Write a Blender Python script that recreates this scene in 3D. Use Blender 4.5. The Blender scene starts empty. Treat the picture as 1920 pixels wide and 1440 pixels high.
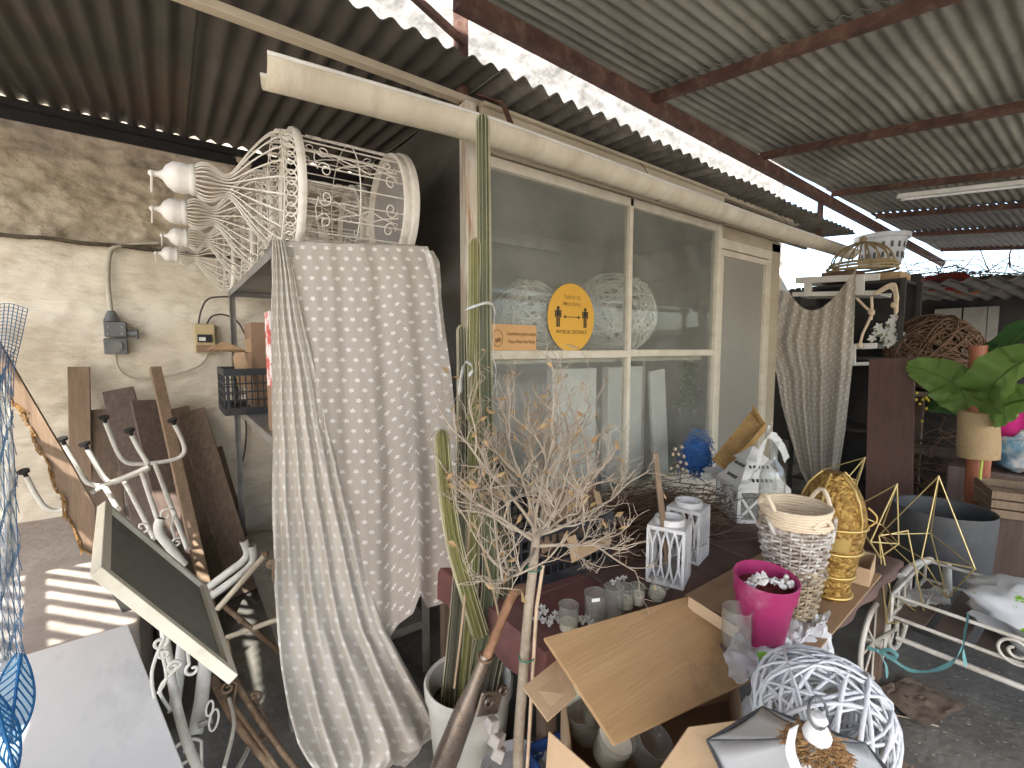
import bpy, bmesh, math, random
from mathutils import Vector, Matrix, Euler, noise
scn = bpy.context.scene
COL = scn.collection
random.seed(7)
RAD = math.radians
# ------------------------------------------------------------------ camera
CAM_H, FPX, AL, PITCH = 1.6, 860.0, RAD(53.5), RAD(4.3)
cam = bpy.data.objects.new('camera', bpy.data.cameras.new('camera')); COL.objects.link(cam)
cam.location = (0, 0, CAM_H)
cam.rotation_euler = (RAD(90)-PITCH, 0, AL-RAD(90))
cam.data.sensor_width = 36; cam.data.lens = FPX/1920*36
cam.data.clip_start = .02; cam.data.clip_end = 500
scn.camera = cam
# ------------------------------------------------------------------ world, sun, exposure
SUN_AZ = Vector((-.62, -.78)).normalized(); SUN_EL = RAD(47)      # horizontal direction towards the sun
w = bpy.data.worlds.new('World'); scn.world = w; w.use_nodes = True
nt = w.node_tree; bg = nt.nodes['Background']
sky = nt.nodes.new('ShaderNodeTexSky'); sky.sky_type = 'NISHITA'; sky.sun_disc = False
sky.sun_elevation = SUN_EL; sky.sun_rotation = math.atan2(SUN_AZ.x, SUN_AZ.y)
sky.dust_density = 3.0; sky.air_density = 1.0
nt.links.new(sky.outputs[0], bg.inputs[0]); bg.inputs[1].default_value = .15
sl = bpy.data.lights.new('sun', 'SUN'); sl.energy = 2.6; sl.angle = RAD(.53); sl.color = (1, .96, .89)
sun = bpy.data.objects.new('sun', sl); COL.objects.link(sun)
sv = Vector((SUN_AZ.x*math.cos(SUN_EL), SUN_AZ.y*math.cos(SUN_EL), math.sin(SUN_EL)))
sun.rotation_euler = sv.to_track_quat('Z', 'Y').to_euler(); sun.location = (-4, -4, 8)
vs = scn.view_settings
vs.view_transform = 'Standard'; vs.look = 'None'; vs.gamma = 1; vs.use_curve_mapping = False; vs.exposure = 2.4
scn.render.engine = 'CYCLES'
scn.cycles.max_bounces = 8; scn.cycles.diffuse_bounces = 5; scn.cycles.transparent_max_bounces = 16
scn.cycles.sample_clamp_indirect = 6
# ------------------------------------------------------------------ pixel -> place (reference 1920 x 1440)
_F = Vector((math.cos(AL)*math.cos(PITCH), math.sin(AL)*math.cos(PITCH), -math.sin(PITCH)))
_R = Vector((math.sin(AL), -math.cos(AL), 0)); _U = _R.cross(_F); EYE = Vector((0, 0, CAM_H))
def ray(x, y): return _F + (x-960)/FPX*_R - (y-720)/FPX*_U
def at(x, y, X=None, Y=None, Z=None, D=None):
    d = ray(x, y)
    t = X/d.x if X is not None else Y/d.y if Y is not None else (Z-CAM_H)/d.z if Z is not None else D
    return EYE + d*t
def px(n, p): return n/FPX*(Vector(p)-EYE).dot(_F)            # n pixels at place p, in metres
def para(pix, scale):
    """four pixels of a flat parallelogram -> its four corners; scale = distance of the first one"""
    a, b, c, d = [ray(*p) for p in pix]                        # A + tC*c = tB*b + tD*d
    m = Matrix((( b.x, d.x, -c.x), (b.y, d.y, -c.y), (b.z, d.z, -c.z)))
    t = m.inverted() @ a
    return [EYE+scale*v for v in (a, b*t[0], c*t[2], d*t[1])]
# ------------------------------------------------------------------ materials
MATS = {}
def mat(name, c1, c2=None, rough=.7, scale=6, detail=6, bump=.15, metal=0, dirt=None, dirt_amt=.5, dirt_scale=3, stretch=(1, 1, 1), lo=.35, hi=.68, spec=.35, bscale=None, sheen=0, trans=0, dfree=False, dirt_lo=.5):
    if name in MATS: return MATS[name]
    m = bpy.data.materials.new(name); m.use_nodes = True; MATS[name] = m
    n, L = m.node_tree.nodes, m.node_tree.links
    b = n['Principled BSDF']; b.inputs['Roughness'].default_value = rough; b.inputs['Metallic'].default_value = metal
    b.inputs['Specular IOR Level'].default_value = spec
    if sheen: b.inputs['Sheen Weight'].default_value = sheen
    tc = n.new('ShaderNodeTexCoord'); mp = n.new('ShaderNodeMapping'); mp.inputs['Scale'].default_value = stretch
    L.new(tc.outputs['Object'], mp.inputs['Vector'])
    nz = n.new('ShaderNodeTexNoise'); nz.inputs['Scale'].default_value = scale; nz.inputs['Detail'].default_value = detail; nz.inputs['Roughness'].default_value = .65
    L.new(mp.outputs[0], nz.inputs['Vector'])
    cr = n.new('ShaderNodeValToRGB'); cr.color_ramp.elements[0].position = lo; cr.color_ramp.elements[1].position = hi
    c2 = c2 or tuple(v*.72 for v in c1)
    cr.color_ramp.elements[0].color = (*c2, 1); cr.color_ramp.elements[1].color = (*c1, 1)
    L.new(nz.outputs['Fac'], cr.inputs[0]); col = cr.outputs[0]
    if dirt:
        n2 = n.new('ShaderNodeTexNoise'); n2.inputs['Scale'].default_value = dirt_scale; n2.inputs['Detail'].default_value = 8; n2.inputs['Roughness'].default_value = .72
        L.new(tc.outputs['Object'] if dfree else mp.outputs[0], n2.inputs['Vector'])
        r2 = n.new('ShaderNodeMapRange'); r2.inputs[1].default_value = dirt_lo; r2.inputs[2].default_value = dirt_lo+.2; r2.inputs[4].default_value = dirt_amt
        L.new(n2.outputs['Fac'], r2.inputs[0])
        mx = n.new('ShaderNodeMixRGB'); mx.inputs[2].default_value = (*dirt, 1)
        L.new(r2.outputs[0], mx.inputs[0]); L.new(col, mx.inputs[1]); col = mx.outputs[0]
    L.new(col, b.inputs['Base Color'])
    if bump:
        n3 = n.new('ShaderNodeTexNoise'); n3.inputs['Scale'].default_value = bscale or scale*4; n3.inputs['Detail'].default_value = 8
        L.new(mp.outputs[0], n3.inputs['Vector'])
        bp = n.new('ShaderNodeBump'); bp.inputs['Strength'].default_value = bump; bp.inputs['Distance'].default_value = .02
        L.new(n3.outputs['Fac'], bp.inputs['Height']); L.new(bp.outputs[0], b.inputs['Normal'])
    rr = n.new('ShaderNodeMapRange'); rr.inputs[3].default_value = max(.05, rough-.15); rr.inputs[4].default_value = min(1, rough+.15)
    L.new(nz.outputs['Fac'], rr.inputs[0]); L.new(rr.outputs[0], b.inputs['Roughness'])
    if trans:                                                   # light passes through thin cloth, leaf or paper
        tl = n.new('ShaderNodeBsdfTranslucent'); L.new(col, tl.inputs[0])
        ms = n.new('ShaderNodeMixShader'); ms.inputs[0].default_value = trans
        L.new(b.outputs[0], ms.inputs[1]); L.new(tl.outputs[0], ms.inputs[2]); L.new(ms.outputs[0], n['Material Output'].inputs[0])
    return m
def wood(name, c1, c2, axis=2, scale=5, rough=.6, dirt=None, dirt_amt=.5, dirt_scale=4, dirt_lo=.5):
    s = [9, 9, 9]; s[axis] = .7
    return mat(name, c1, c2, rough=rough, scale=scale, detail=9, bump=.12, stretch=s, lo=.3, hi=.7, dirt=dirt, dirt_amt=dirt_amt, dirt_scale=dirt_scale, dfree=True, dirt_lo=dirt_lo)
def clear(name, tint=(.93, .95, .94), dust_haze=.12, dcol=(.6, .58, .52), rough=.03, refl=1.0, dscale=2.5):
    """thin clear pane, jar or film with some dust on it"""
    if name in MATS: return MATS[name]
    m = bpy.data.materials.new(name); m.use_nodes = True; MATS[name] = m
    n, L = m.node_tree.nodes, m.node_tree.links; n.remove(n['Principled BSDF'])
    t = n.new('ShaderNodeBsdfTransparent'); t.inputs[0].default_value = (*tint, 1)
    g = n.new('ShaderNodeBsdfGlossy'); g.inputs['Roughness'].default_value = rough
    d = n.new('ShaderNodeBsdfDiffuse'); d.inputs[0].default_value = (*dcol, 1)
    f = n.new('ShaderNodeLayerWeight'); f.inputs[0].default_value = .5
    fp_ = n.new('ShaderNodeMath'); fp_.operation = 'POWER'; fp_.inputs[1].default_value = 4; L.new(f.outputs['Facing'], fp_.inputs[0])
    fm = n.new('ShaderNodeMath'); fm.operation = 'MULTIPLY_ADD'; fm.inputs[1].default_value = .7*refl; fm.inputs[2].default_value = .035*refl; fm.use_clamp = True
    L.new(fp_.outputs[0], fm.inputs[0])
    tc = n.new('ShaderNodeTexCoord'); nz = n.new('ShaderNodeTexNoise'); nz.inputs['Scale'].default_value = dscale; nz.inputs['Detail'].default_value = 7
    L.new(tc.outputs['Object'], nz.inputs['Vector'])
    mr = n.new('ShaderNodeMapRange'); mr.inputs[1].default_value = .3; mr.inputs[2].default_value = .75; mr.inputs[3].default_value = dust_haze*.5; mr.inputs[4].default_value = dust_haze*1.5
    L.new(nz.outputs['Fac'], mr.inputs[0])
    m1 = n.new('ShaderNodeMixShader'); m2 = n.new('ShaderNodeMixShader')
    L.new(mr.outputs[0], m1.inputs[0]); L.new(t.outputs[0], m1.inputs[1]); L.new(d.outputs[0], m1.inputs[2])
    L.new(fm.outputs[0], m2.inputs[0]); L.new(m1.outputs[0], m2.inputs[1]); L.new(g.outputs[0], m2.inputs[2])
    L.new(m2.outputs[0], n['Material Output'].inputs[0])
    return m
# ------------------------------------------------------------------ mesh collector
class MB:
    def __init__(s): s.v = []; s.f = []; s.uv = None; s.fm = []; s.cm = 0
    def add(s, v, f):
        o = len(s.v); s.v += [Vector(p) for p in v]; s.f += [tuple(i+o for i in q) for q in f]; s.fm += [s.cm]*len(f); return s
    def box(s, c, d, rot=None, taper=1):
        x, y, z = [k/2 for k in d]; v = []
        for k in (-1, 1):
            t = taper if k > 0 else 1
            v += [Vector((-x*t, -y*t, z*k)), Vector((x*t, -y*t, z*k)), Vector((x*t, y*t, z*k)), Vector((-x*t, y*t, z*k))]
        if rot is not None:
            R = rot if isinstance(rot, Matrix) else Euler(rot).to_matrix()
            v = [R @ p for p in v]
        return s.add([p+Vector(c) for p in v], [(3, 2, 1, 0), (4, 5, 6, 7), (0, 1, 5, 4), (1, 2, 6, 5), (2, 3, 7, 6), (3, 0, 4, 7)])
    def beam(s, a, b, wd, th, up=(0, 0, 1)):
        """bar from a to b, th along up, wd across"""
        a, b = Vector(a), Vector(b); d = b-a; L = d.length; d = d/L; u = Vector(up); u = u-d*u.dot(d)
        if u.length < 1e-4: u = Vector((1, 0, 0))-d*d.x
        u.normalize(); r = d.cross(u); R = Matrix((r, d, u)).transposed()
        return s.box((a+b)/2, (wd, L, th), R)
    def slab(s, c4, th):
        """flat plate with the four corners as its upper face, th thick below"""
        c = [Vector(p) for p in c4]; n = (c[1]-c[0]).cross(c[3]-c[0]).normalized()
        lo = [p-n*th for p in c]
        return s.add(c+lo, [(0, 1, 2, 3), (7, 6, 5, 4), (0, 4, 5, 1), (1, 5, 6, 2), (2, 6, 7, 3), (3, 7, 4, 0)])
    def tube(s, pts, r, n=8, closed=False, flat=None):
        pts = [Vector(p) for p in pts]; N = len(pts); rr = r if isinstance(r, (list, tuple)) else [r]*N
        o = len(s.v); prev = None; vs = []
        for i, p in enumerate(pts):
            if closed: d = pts[(i+1) % N]-pts[i-1]
            else: d = pts[min(i+1, N-1)]-pts[max(i-1, 0)]
            if d.length < 1e-9: d = Vector((0, 0, 1))
            d.normalize()
            if prev is None:
                a = Vector((0, 0, 1)) if abs(d.z) < .9 else Vector((1, 0, 0))
                e = (a-d*a.dot(d)).normalized()
            else:
                e = prev-d*prev.dot(d)
                e = e.normalized() if e.length > 1e-6 else prev
            prev = e; g = d.cross(e)
            for k in range(n):
                t = 2*math.pi*k/n; vs.append(p+(e*math.cos(t)*(flat or 1)+g*math.sin(t))*rr[i])
        fs = []
        for i in range(N if closed else N-1):
            j = (i+1) % N
            fs += [(i*n+k, i*n+(k+1) % n, j*n+(k+1) % n, j*n+k) for k in range(n)]
        if not closed: fs += [tuple(range(n-1, -1, -1)), tuple(range((N-1)*n, N*n))]
        return s.add(vs, fs)
    def lathe(s, prof, n=32, M=None, lobes=0, amp=0):
        vs = []; N = len(prof)
        for r, z in prof:
            for k in range(n):
                t = 2*math.pi*k/n; q = r*(1+amp*math.cos(lobes*t)) if lobes else r
                vs.append(Vector((q*math.cos(t), q*math.sin(t), z)))
        if M is not None: vs = [M @ p for p in vs]
        fs = []
        for i in range(N-1): fs += [(i*n+k, i*n+(k+1) % n, (i+1)*n+(k+1) % n, (i+1)*n+k) for k in range(n)]
        return s.add(vs, fs)
    def disc(s, c, r, n=24, nrm=(0, 0, 1)):
        q = Vector(nrm).normalized().to_track_quat('Z', 'Y')
        vs = [Vector(c)+q @ Vector((r*math.cos(2*math.pi*k/n), r*math.sin(2*math.pi*k/n), 0)) for k in range(n)]
        return s.add(vs, [tuple(range(n))])
    def grid(s, fn, nu, nv, uv=None):
        vs = [fn(i/nu, j/nv) for j in range(nv+1) for i in range(nu+1)]
        if uv: s.uv = (s.uv or [])+[uv(i/nu, j/nv) for j in range(nv+1) for i in range(nu+1)]
        return s.add(vs, [(j*(nu+1)+i, j*(nu+1)+i+1, (j+1)*(nu+1)+i+1, (j+1)*(nu+1)+i) for j in range(nv) for i in range(nu)])
    def ball(s, c, r, n=12, m=8, sq=(1, 1, 1), jit=0, seed=0):
        vs = []
        for j in range(m+1):
            ph = math.pi*j/m
            for k in range(n):
                t = 2*math.pi*k/n; d = Vector((math.sin(ph)*math.cos(t), math.sin(ph)*math.sin(t), math.cos(ph)))
                q = r*(1+jit*noise.noise(d*2.3+Vector((seed, seed*.7, 0))))
                vs.append(Vector(c)+Vector((d.x*sq[0], d.y*sq[1], d.z*sq[2]))*q)
        return s.add(vs, [(j*n+k, (j+1)*n+k, (j+1)*n+(k+1) % n, j*n+(k+1) % n) for j in range(m) for k in range(n)])
    def build(s, name, m, parent=None, smooth=None, local=False, bevel=0, origin=True):
        me = bpy.data.meshes.new(name); vs = s.v; loc = Vector((0, 0, 0))
        if parent is not None:
            if not local:
                I = WM[parent.name].inverted(); vs = [I @ p for p in vs]
        elif origin and vs:
            xs = [p.x for p in vs]; ys = [p.y for p in vs]
            loc = Vector(((min(xs)+max(xs))/2, (min(ys)+max(ys))/2, min(p.z for p in vs))); vs = [p-loc for p in vs]
        me.from_pydata(vs, [], s.f)
        if s.uv:
            l = me.uv_layers.new(name='UVMap')
            for lp in me.loops: l.data[lp.index].uv = s.uv[lp.vertex_index]
        for mm in (m if isinstance(m, (list, tuple)) else [m]): me.materials.append(mm)
        if isinstance(m, (list, tuple)): me.polygons.foreach_set('material_index', s.fm)
        me.update()
        o = bpy.data.objects.new(name, me); COL.objects.link(o); o.location = loc
        if smooth is not None:
            me.polygons.foreach_set('use_smooth', [True]*len(me.polygons))
            if smooth < 179: me.set_sharp_from_angle(angle=RAD(smooth))
        if bevel:
            b = o.modifiers.new('bevel', 'BEVEL'); b.width = bevel; b.segments = 2; b.limit_method = 'ANGLE'
        if parent is not None:
            o.parent = parent; WM[o.name] = WM[parent.name].copy()
        else: WM[o.name] = Matrix.Translation(loc)
        return o
WM = {}
def tag(o, label, cat, group=None):
    o['label'] = label; o['category'] = cat
    if group: o['group'] = group
    return o
def struct(o): o['kind'] = 'structure'; return o
def stuff(o): o['kind'] = 'stuff'; return o
def thing(name, label, cat, loc=(0, 0, 0), rot=(0, 0, 0), scale=1, group=None):
    o = bpy.data.objects.new(name, None); COL.objects.link(o); o.empty_display_size = .1
    o.location = loc; o.rotation_euler = rot; o.scale = (scale,)*3
    WM[o.name] = Matrix.LocRotScale(Vector(loc), Euler(rot), Vector((scale,)*3))
    return tag(o, label, cat, group)
def dup(root, loc, rot=None, scale=None, label=None):
    def cp(o, par):
        c = o.copy(); COL.objects.link(c)
        if par is not None: c.parent = par
        for ch in list(o.children): cp(ch, c)
        return c
    r = cp(root, None); r.location = loc
    if rot is not None: r.rotation_euler = rot
    if scale is not None: r.scale = (scale,)*3
    if label: r['label'] = label
    return r
def nz(x, y=0, z=0): return noise.noise(Vector((x, y, z)))
def fbm(x, y, z=0): return noise.fractal(Vector((x, y, z)), 1.0, 2.0, 5)
def smooth_path(pts, k=6):
    pts = [Vector(p) for p in pts]; out = []
    for i in range(len(pts)-1):
        p0, p1, p2, p3 = pts[max(i-1, 0)], pts[i], pts[i+1], pts[min(i+2, len(pts)-1)]
        for j in range(k):
            t = j/k; out.append(.5*((2*p1)+(p2-p0)*t+(2*p0-5*p1+4*p2-p3)*t*t+(3*p1-p0-3*p2+p3)*t**3))
    out.append(pts[-1]); return out
def interp(tab, t):
    """tab: rows (key, a, b, ...) sorted by key -> values at t"""
    if t <= tab[0][0]: return tab[0][1:]
    for r0, r1 in zip(tab, tab[1:]):
        if t <= r1[0]:
            k = (t-r0[0])/(r1[0]-r0[0]); return tuple(a+(b-a)*k for a, b in zip(r0[1:], r1[1:]))
    return tab[-1][1:]
# ================================================================== SETTING
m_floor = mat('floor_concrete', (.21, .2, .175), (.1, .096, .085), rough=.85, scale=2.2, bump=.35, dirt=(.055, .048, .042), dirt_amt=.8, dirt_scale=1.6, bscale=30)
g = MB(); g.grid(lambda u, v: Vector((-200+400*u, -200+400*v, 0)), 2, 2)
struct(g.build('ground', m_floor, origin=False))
m_pl = mat('platform_concrete', (.5, .45, .4), (.3, .25, .21), rough=.85, scale=1.8, bump=.25, dirt=(.24, .19, .155), dirt_amt=.7, dirt_scale=2.5, bscale=25)
g = MB()
g.box((-1.58, 3.17, .259), (2.86, 1.83, .518))
struct(g.build('raised_concrete_platform', m_pl, bevel=.01))
# ---- back wall: plaster below, rough stone above, whitewash above the roof
wall = thing('back_wall', 'long weathered back wall, cream plaster below bare rough stone', 'wall', (2, 4.1, 0))
m_plas = mat('cream_plaster', (.72, .66, .54), (.57, .51, .4), rough=.9, scale=1.6, bump=.5, dirt=(.4, .33, .24), dirt_amt=.85, dirt_scale=2.6, bscale=14, stretch=(1, 1, 2.4))
m_rough = mat('rough_stone', (.6, .52, .4), (.38, .32, .235), rough=.95, scale=5, bump=.7, dirt=(.22, .165, .11), dirt_amt=.65, dirt_scale=6, bscale=18, stretch=(1, 1, 1.4))
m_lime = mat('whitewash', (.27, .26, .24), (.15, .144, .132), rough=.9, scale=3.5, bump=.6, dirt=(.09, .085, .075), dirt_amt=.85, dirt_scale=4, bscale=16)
def wgrid(x0, x1, z0, z1, nx, nzv, amp, ledge=0):
    def fn(u, v):
        x, z = x0+(x1-x0)*u, z0+(z1-z0)*v
        d = amp*(fbm(x*3.1, z*4.3, 1.7)+.6*fbm(x*9, z*13, 4))
        if ledge: d += ledge*(.5+.5*nz(x*1.3, 7))
        return Vector((x, 4.1-d, z))
    g = MB(); g.grid(fn, nx, nzv); return g
wgrid(-3.2, 1.25, 0, 2.3, 220, 120, .012).build('plaster', m_plas, wall, smooth=180)
wgrid(-3.2, 1.25, 2.285, 3.16, 260, 60, .034, .02).build('rough_stone', m_rough, wall, smooth=180)
wgrid(1.25, 9.5, 0, 3.16, 40, 20, .004).build('inner_plaster', m_plas, wall, smooth=180)
wgrid(-3.2, 9.5, 3.16, 6.4, 300, 90, .03).build('whitewash', m_lime, wall, smooth=180)
g = MB(); g.box((3.15, 4.32, 3.2), (12.7, .35, 6.4)); g.build('core', m_lime, wall)
# ================================================================== SHED ROOF
roof = thing('shed_roof', 'low corrugated lean-to roof with wavy grey eave behind the gutter', 'roof', (2, 2, 2.9))
def corr(x0, x1, y0, y1, z0, z1, pitch, amp, along='y', th=.006, per=8, tilt=0, wob=.004, sd=0):
    g = MB()
    if along == 'y':                                            # waves across x
        n = max(8, int((x1-x0)/pitch*per)); ny = 7
        def top(u, v, o):
            x = x0+(x1-x0)*u; y = y0+(y1-y0)*v+(.012*nz(x*3, sd) if v in (0, 1) else 0)
            return Vector((x, y, z0+(z1-z0)*v+amp*math.cos(2*math.pi*x/pitch)+wob*nz(x*2, y*1.5, sd)+tilt*u+o))
    else:
        n = max(8, int((y1-y0)/pitch*per)); ny = 8
        def top(u, v, o):
            y = y0+(y1-y0)*u; x = x0+(x1-x0)*v
            return Vector((x, y, z0+(z1-z0)*u+amp*math.cos(2*math.pi*y/pitch)+wob*nz(x*1.5, y*2, sd)+o))
    g.grid(lambda u, v: top(u, v, th), n, ny); k = len(g.v); g.grid(lambda u, v: top(u, v, 0), n, ny)
    e = lambda i, j: j*(n+1)+i
    g.f += [(e(i, 0), e(i+1, 0), k+e(i+1, 0), k+e(i, 0)) for i in range(n)]+[(e(i, ny), e(i+1, ny), k+e(i+1, ny), k+e(i, ny)) for i in range(n)]
    g.f += [(e(0, j), e(0, j+1), k+e(0, j+1), k+e(0, j)) for j in range(ny)]+[(e(n, j), e(n, j+1), k+e(n, j+1), k+e(n, j)) for j in range(ny)]
    g.fm = [0]*len(g.f)
    return g
m_dark = mat('dark_stained_metal', (.065, .064, .054), (.016, .018, .017), rough=.42, scale=2.2, bump=.12, dirt=(.07, .03, .016), dirt_amt=.85, dirt_scale=2.2, spec=.5)
m_brn = mat('brown_roof_sheet', (.115, .105, .09), (.06, .055, .046), rough=.8, scale=4, bump=.2, dirt=(.06, .05, .042), dirt_amt=.6, stretch=(1, .35, 1))
m_asb = mat('grey_fibre_cement', (.27, .25, .215), (.13, .118, .098), rough=.92, scale=5, bump=.4, dirt=(.1, .085, .07), dirt_amt=.7, dirt_scale=4)
g = MB()
for k in range(120):
    x = -3.1+k*.036; g.box((x, 4.075, 2.288+.008*nz(x*6, 3)), (.037, .07+.02*nz(x*9), .014+.01*abs(nz(x*4, 8))))
g.build('dark_ledge_strip', mat('dark_strip', (.13, .105, .075), (.06, .048, .035), rough=.95, scale=12, bump=.5), wall)  # thin uneven dark strip along the foot of the rough stone
ze, zb = 2.92, 3.075
corr(-2.3, -.95, 1.88, 4.02, ze+.008, zb+.008, .092, .0125, sd=1).build('dark_sheet', m_dark, roof, smooth=60)
corr(-1.06, .14, 1.88, 4.02, ze, zb, .092, .0125, sd=2).build('dark_sheet', m_dark, roof, smooth=60)
corr(.06, 1.36, 1.88, 4.02, ze+.01, zb+.01, .098, .0135, sd=3).build('roof_sheet', m_brn, roof, smooth=60)
for i in range(5):
    x0 = 1.3+i*.93
    corr(x0, x0+1.0, 1.87+.02*(i % 2), 4.02, ze-.005+.014*(i % 2)-.014*i, zb+.012*(i % 2), .112, .02, sd=4+i, wob=.01).build('roof_sheet', m_asb, roof, smooth=60)
m_rust = mat('rusty_red_steel', (.14, .07, .05), (.07, .037, .028), rough=.75, scale=7, bump=.3, dirt=(.3, .2, .14), dirt_amt=.5, dirt_scale=9)
m_blk = mat('black_iron', (.03, .028, .026), (.015, .014, .013), rough=.6, scale=8)
m_beige = mat('beige_painted_wood', (.56, .49, .37), (.44, .375, .27), rough=.6, scale=3, bump=.1, dirt=(.3, .22, .14), dirt_amt=.5, dirt_scale=5, stretch=(.4, 1, 1))
g = MB(); g.box((-.6, 4.03, 3.05), (5.2, .05, .045)); g.box((-.6, 4.06, 3.0), (5.2, .012, .07)); g.build('angle_iron', m_blk, roof)
g = MB(); g.box((1.65, 2.13, 2.88), (7.1, .05, .035)); g.build('batten', m_beige, roof, bevel=.004)
# ================================================================== CANOPY
can = thing('canopy', 'corrugated sheet canopy on rusty red beams over the yard', 'canopy', (1.27, 2.1, 0))
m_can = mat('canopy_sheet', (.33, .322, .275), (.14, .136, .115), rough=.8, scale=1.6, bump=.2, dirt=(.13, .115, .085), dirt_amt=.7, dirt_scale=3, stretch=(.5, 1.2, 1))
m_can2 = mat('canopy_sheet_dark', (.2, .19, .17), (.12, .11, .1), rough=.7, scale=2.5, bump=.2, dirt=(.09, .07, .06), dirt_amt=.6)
TAN = math.tan(RAD(7.8))
def zc(y): return 3.3+(y-2.0)*TAN
for i, (x0, x1) in enumerate(((-1.5, .75), (.7, 2.7), (2.6, 4.2), (4.1, 5.8), (5.7, 7.2), (7.1, 8.6), (8.5, 10.5))):
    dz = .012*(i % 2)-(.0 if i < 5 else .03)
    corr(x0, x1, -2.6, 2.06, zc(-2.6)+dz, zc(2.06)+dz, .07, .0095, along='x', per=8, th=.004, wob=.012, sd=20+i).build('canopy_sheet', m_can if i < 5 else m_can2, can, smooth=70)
def zbm(x): return 3.215-.022*(x-1.2)
g = MB(); g.beam((1.15, 2.0, zbm(1.15)+.035), (10.5, 2.0, zbm(10.5)+.035), .06, .09); g.build('beam', m_rust, can, bevel=.003)
for x in (-1.3, 1.05, 2.62, 4.12, 5.7, 7.1, 8.6, 10.3):
    g = MB(); g.beam((x, 2.0, zc(2.0)-.055), (x, -2.6, zc(-2.6)-.055), .045, .055); g.build('purlin', m_rust, can)
g = MB(); g.beam((-1.5, -2.5, zc(-2.5)-.14), (10.5, -2.5, zc(-2.5)-.14), .06, .1); g.build('beam', m_rust, can)
g = MB(); g.box((1.27, 2.16, 3.12), (.06, .05, .5)); g.build('post', m_rust, can)
g = MB(); g.box((5.5, 2.03, 2.95), (.05, .04, .42)); g.build('post', m_rust, can)
for x in (-1.3, 4.5, 10.3):
    g = MB(); g.box((x, -2.5, (zc(-2.5)-.19)/2), (.08, .08, zc(-2.5)-.19)); g.build('post', m_rust, can)
g = MB(); g.beam(at(770, -12, Y=2.12), at(872, 82, Y=2.12), .03, .03); g.build('brace', m_rust, can)
# fluorescent batten under the canopy
m_wpl = mat('white_enamel', (.78, .77, .72), (.66, .64, .58), rough=.4, scale=5, bump=.05, dirt=(.42, .38, .32), dirt_amt=.4)
fl = thing('tube_light', 'long unlit white fluorescent tube light fixed under the canopy', 'light', at(1690, 372, Z=zc(1.0)-.1))
a, b = at(1682, 374, Z=zc(.9)-.1), at(1960, 343, Z=zc(.9)-.1); a.z = b.z = zc(.9)-.07; 
g = MB(); g.beam(a, b, .05, .035); g.build('housing', m_wpl, fl, bevel=.004)
d = (b-a).normalized()
g = MB(); g.tube([a+d*.06-Vector((0, 0, .035)), b-d*.06-Vector((0, 0, .035))], .013, 8); g.build('tube', mat('tube_glass', (.85, .85, .82), rough=.2, bump=0), fl, smooth=60)
for k in (.05, (b-a).length-.05):
    g = MB(); g.box(a+d*k-Vector((0, 0, .028)), (.03, .03, .04)); g.build('lamp_holder', m_wpl, fl)
# unseen slatted screen added beyond the left edge to throw sun bars on the platform
per = thing('slatted_sun_screen', 'unseen slatted sun screen added beside the raised platform', 'sun screen', (-2.6, 1.6, 0))
m_sunscr = wood('sun_screen_wood', (.3, .2, .12), (.16, .1, .06), 0)
ZP = 1.9
for (x0, x1, y0, y1) in ((-2.1, -1.47, -1.2, 3.6), (-1.47, -.86, 2.1, 3.6), (-1.47, -.86, .80, 1.28), (-1.14, -.86, .56, .80), (-1.47, -.86, -1.2, .56), (-.96, -.86, 1.28, 2.1)):
    g = MB(); g.box(((x0+x1)/2, (y0+y1)/2, ZP), (x1-x0-.004, y1-y0-.004, .03)); g.build('sun_block_board', m_sunscr, per)  # solid boards added to block the sun except at the shaped openings
dv = Vector((.65, -.75, 0)).normalized(); pv = Vector((.75, .65, 0)).normalized()
for k in range(-7, 8):
    c = Vector((-1.215, 1.69, ZP-.04))+pv*(.085*k); L_ = .5
    g = MB(); g.beam(c-dv*L_, c+dv*L_, .032, .012); g.build('slat', m_sunscr, per)
c = Vector((-1.27, 1.69, ZP-.065)); qv = Vector((.16, -.98, 0)); g = MB(); g.beam(c-qv*.6, c+qv*.6, .06, .02); g.build('cross_rail', m_sunscr, per)
for x, y in ((-2.0, -1.1), (-2.0, 1.6), (-.95, -1.1), (-2.0, 3.5)):
    g = MB(); g.box((x, y, ZP/2-.01), (.07, .07, ZP-.02)); g.build('post', m_sunscr, per)
# ================================================================== GUTTER
gut = thing('gutter', 'long cream half-round rain gutter hanging across the shed front', 'gutter', (3, 1.85, 2.55))
m_gut = mat('cream_plastic_gutter', (.72, .66, .53), (.6, .535, .41), rough=.45, scale=2.0, bump=.12, dirt=(.4, .33, .22), dirt_amt=.55, dirt_scale=3, bscale=4, stretch=(2.5, 1, 1))
R_ = .073
def gz(x): return 2.55+.006*math.sin(x*1.3)+R_-(.05*max(0, 1.2-x) if x < 1.2 else 0)
def gut_pts(x, rr):
    w = 1+.025*nz(x*7)
    return [Vector((x, 1.85+rr*w*math.sin(t), gz(x)-rr*math.cos(t)*w)) for t in [RAD(-90+180*k/14) for k in range(15)]]
g = MB(); xs = [.3+i*(5.55/90) for i in range(91)]
vs = []
for x in xs: vs += [p+Vector((0, 0, 0)) for p in [gut_pts(x, R_)[0]+Vector((0, 0, .006))]+gut_pts(x, R_)+[gut_pts(x, R_)[-1]+Vector((0, 0, .006))]]
n = 17; fo = [(i*n+k, (i+1)*n+k, (i+1)*n+k+1, i*n+k+1) for i in range(90) for k in range(n-1)]
g.add(vs, fo); o = g.build('trough', m_gut, gut, smooth=180)
sm = o.modifiers.new('thick', 'SOLIDIFY'); sm.thickness = .004; sm.offset = 0
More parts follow.
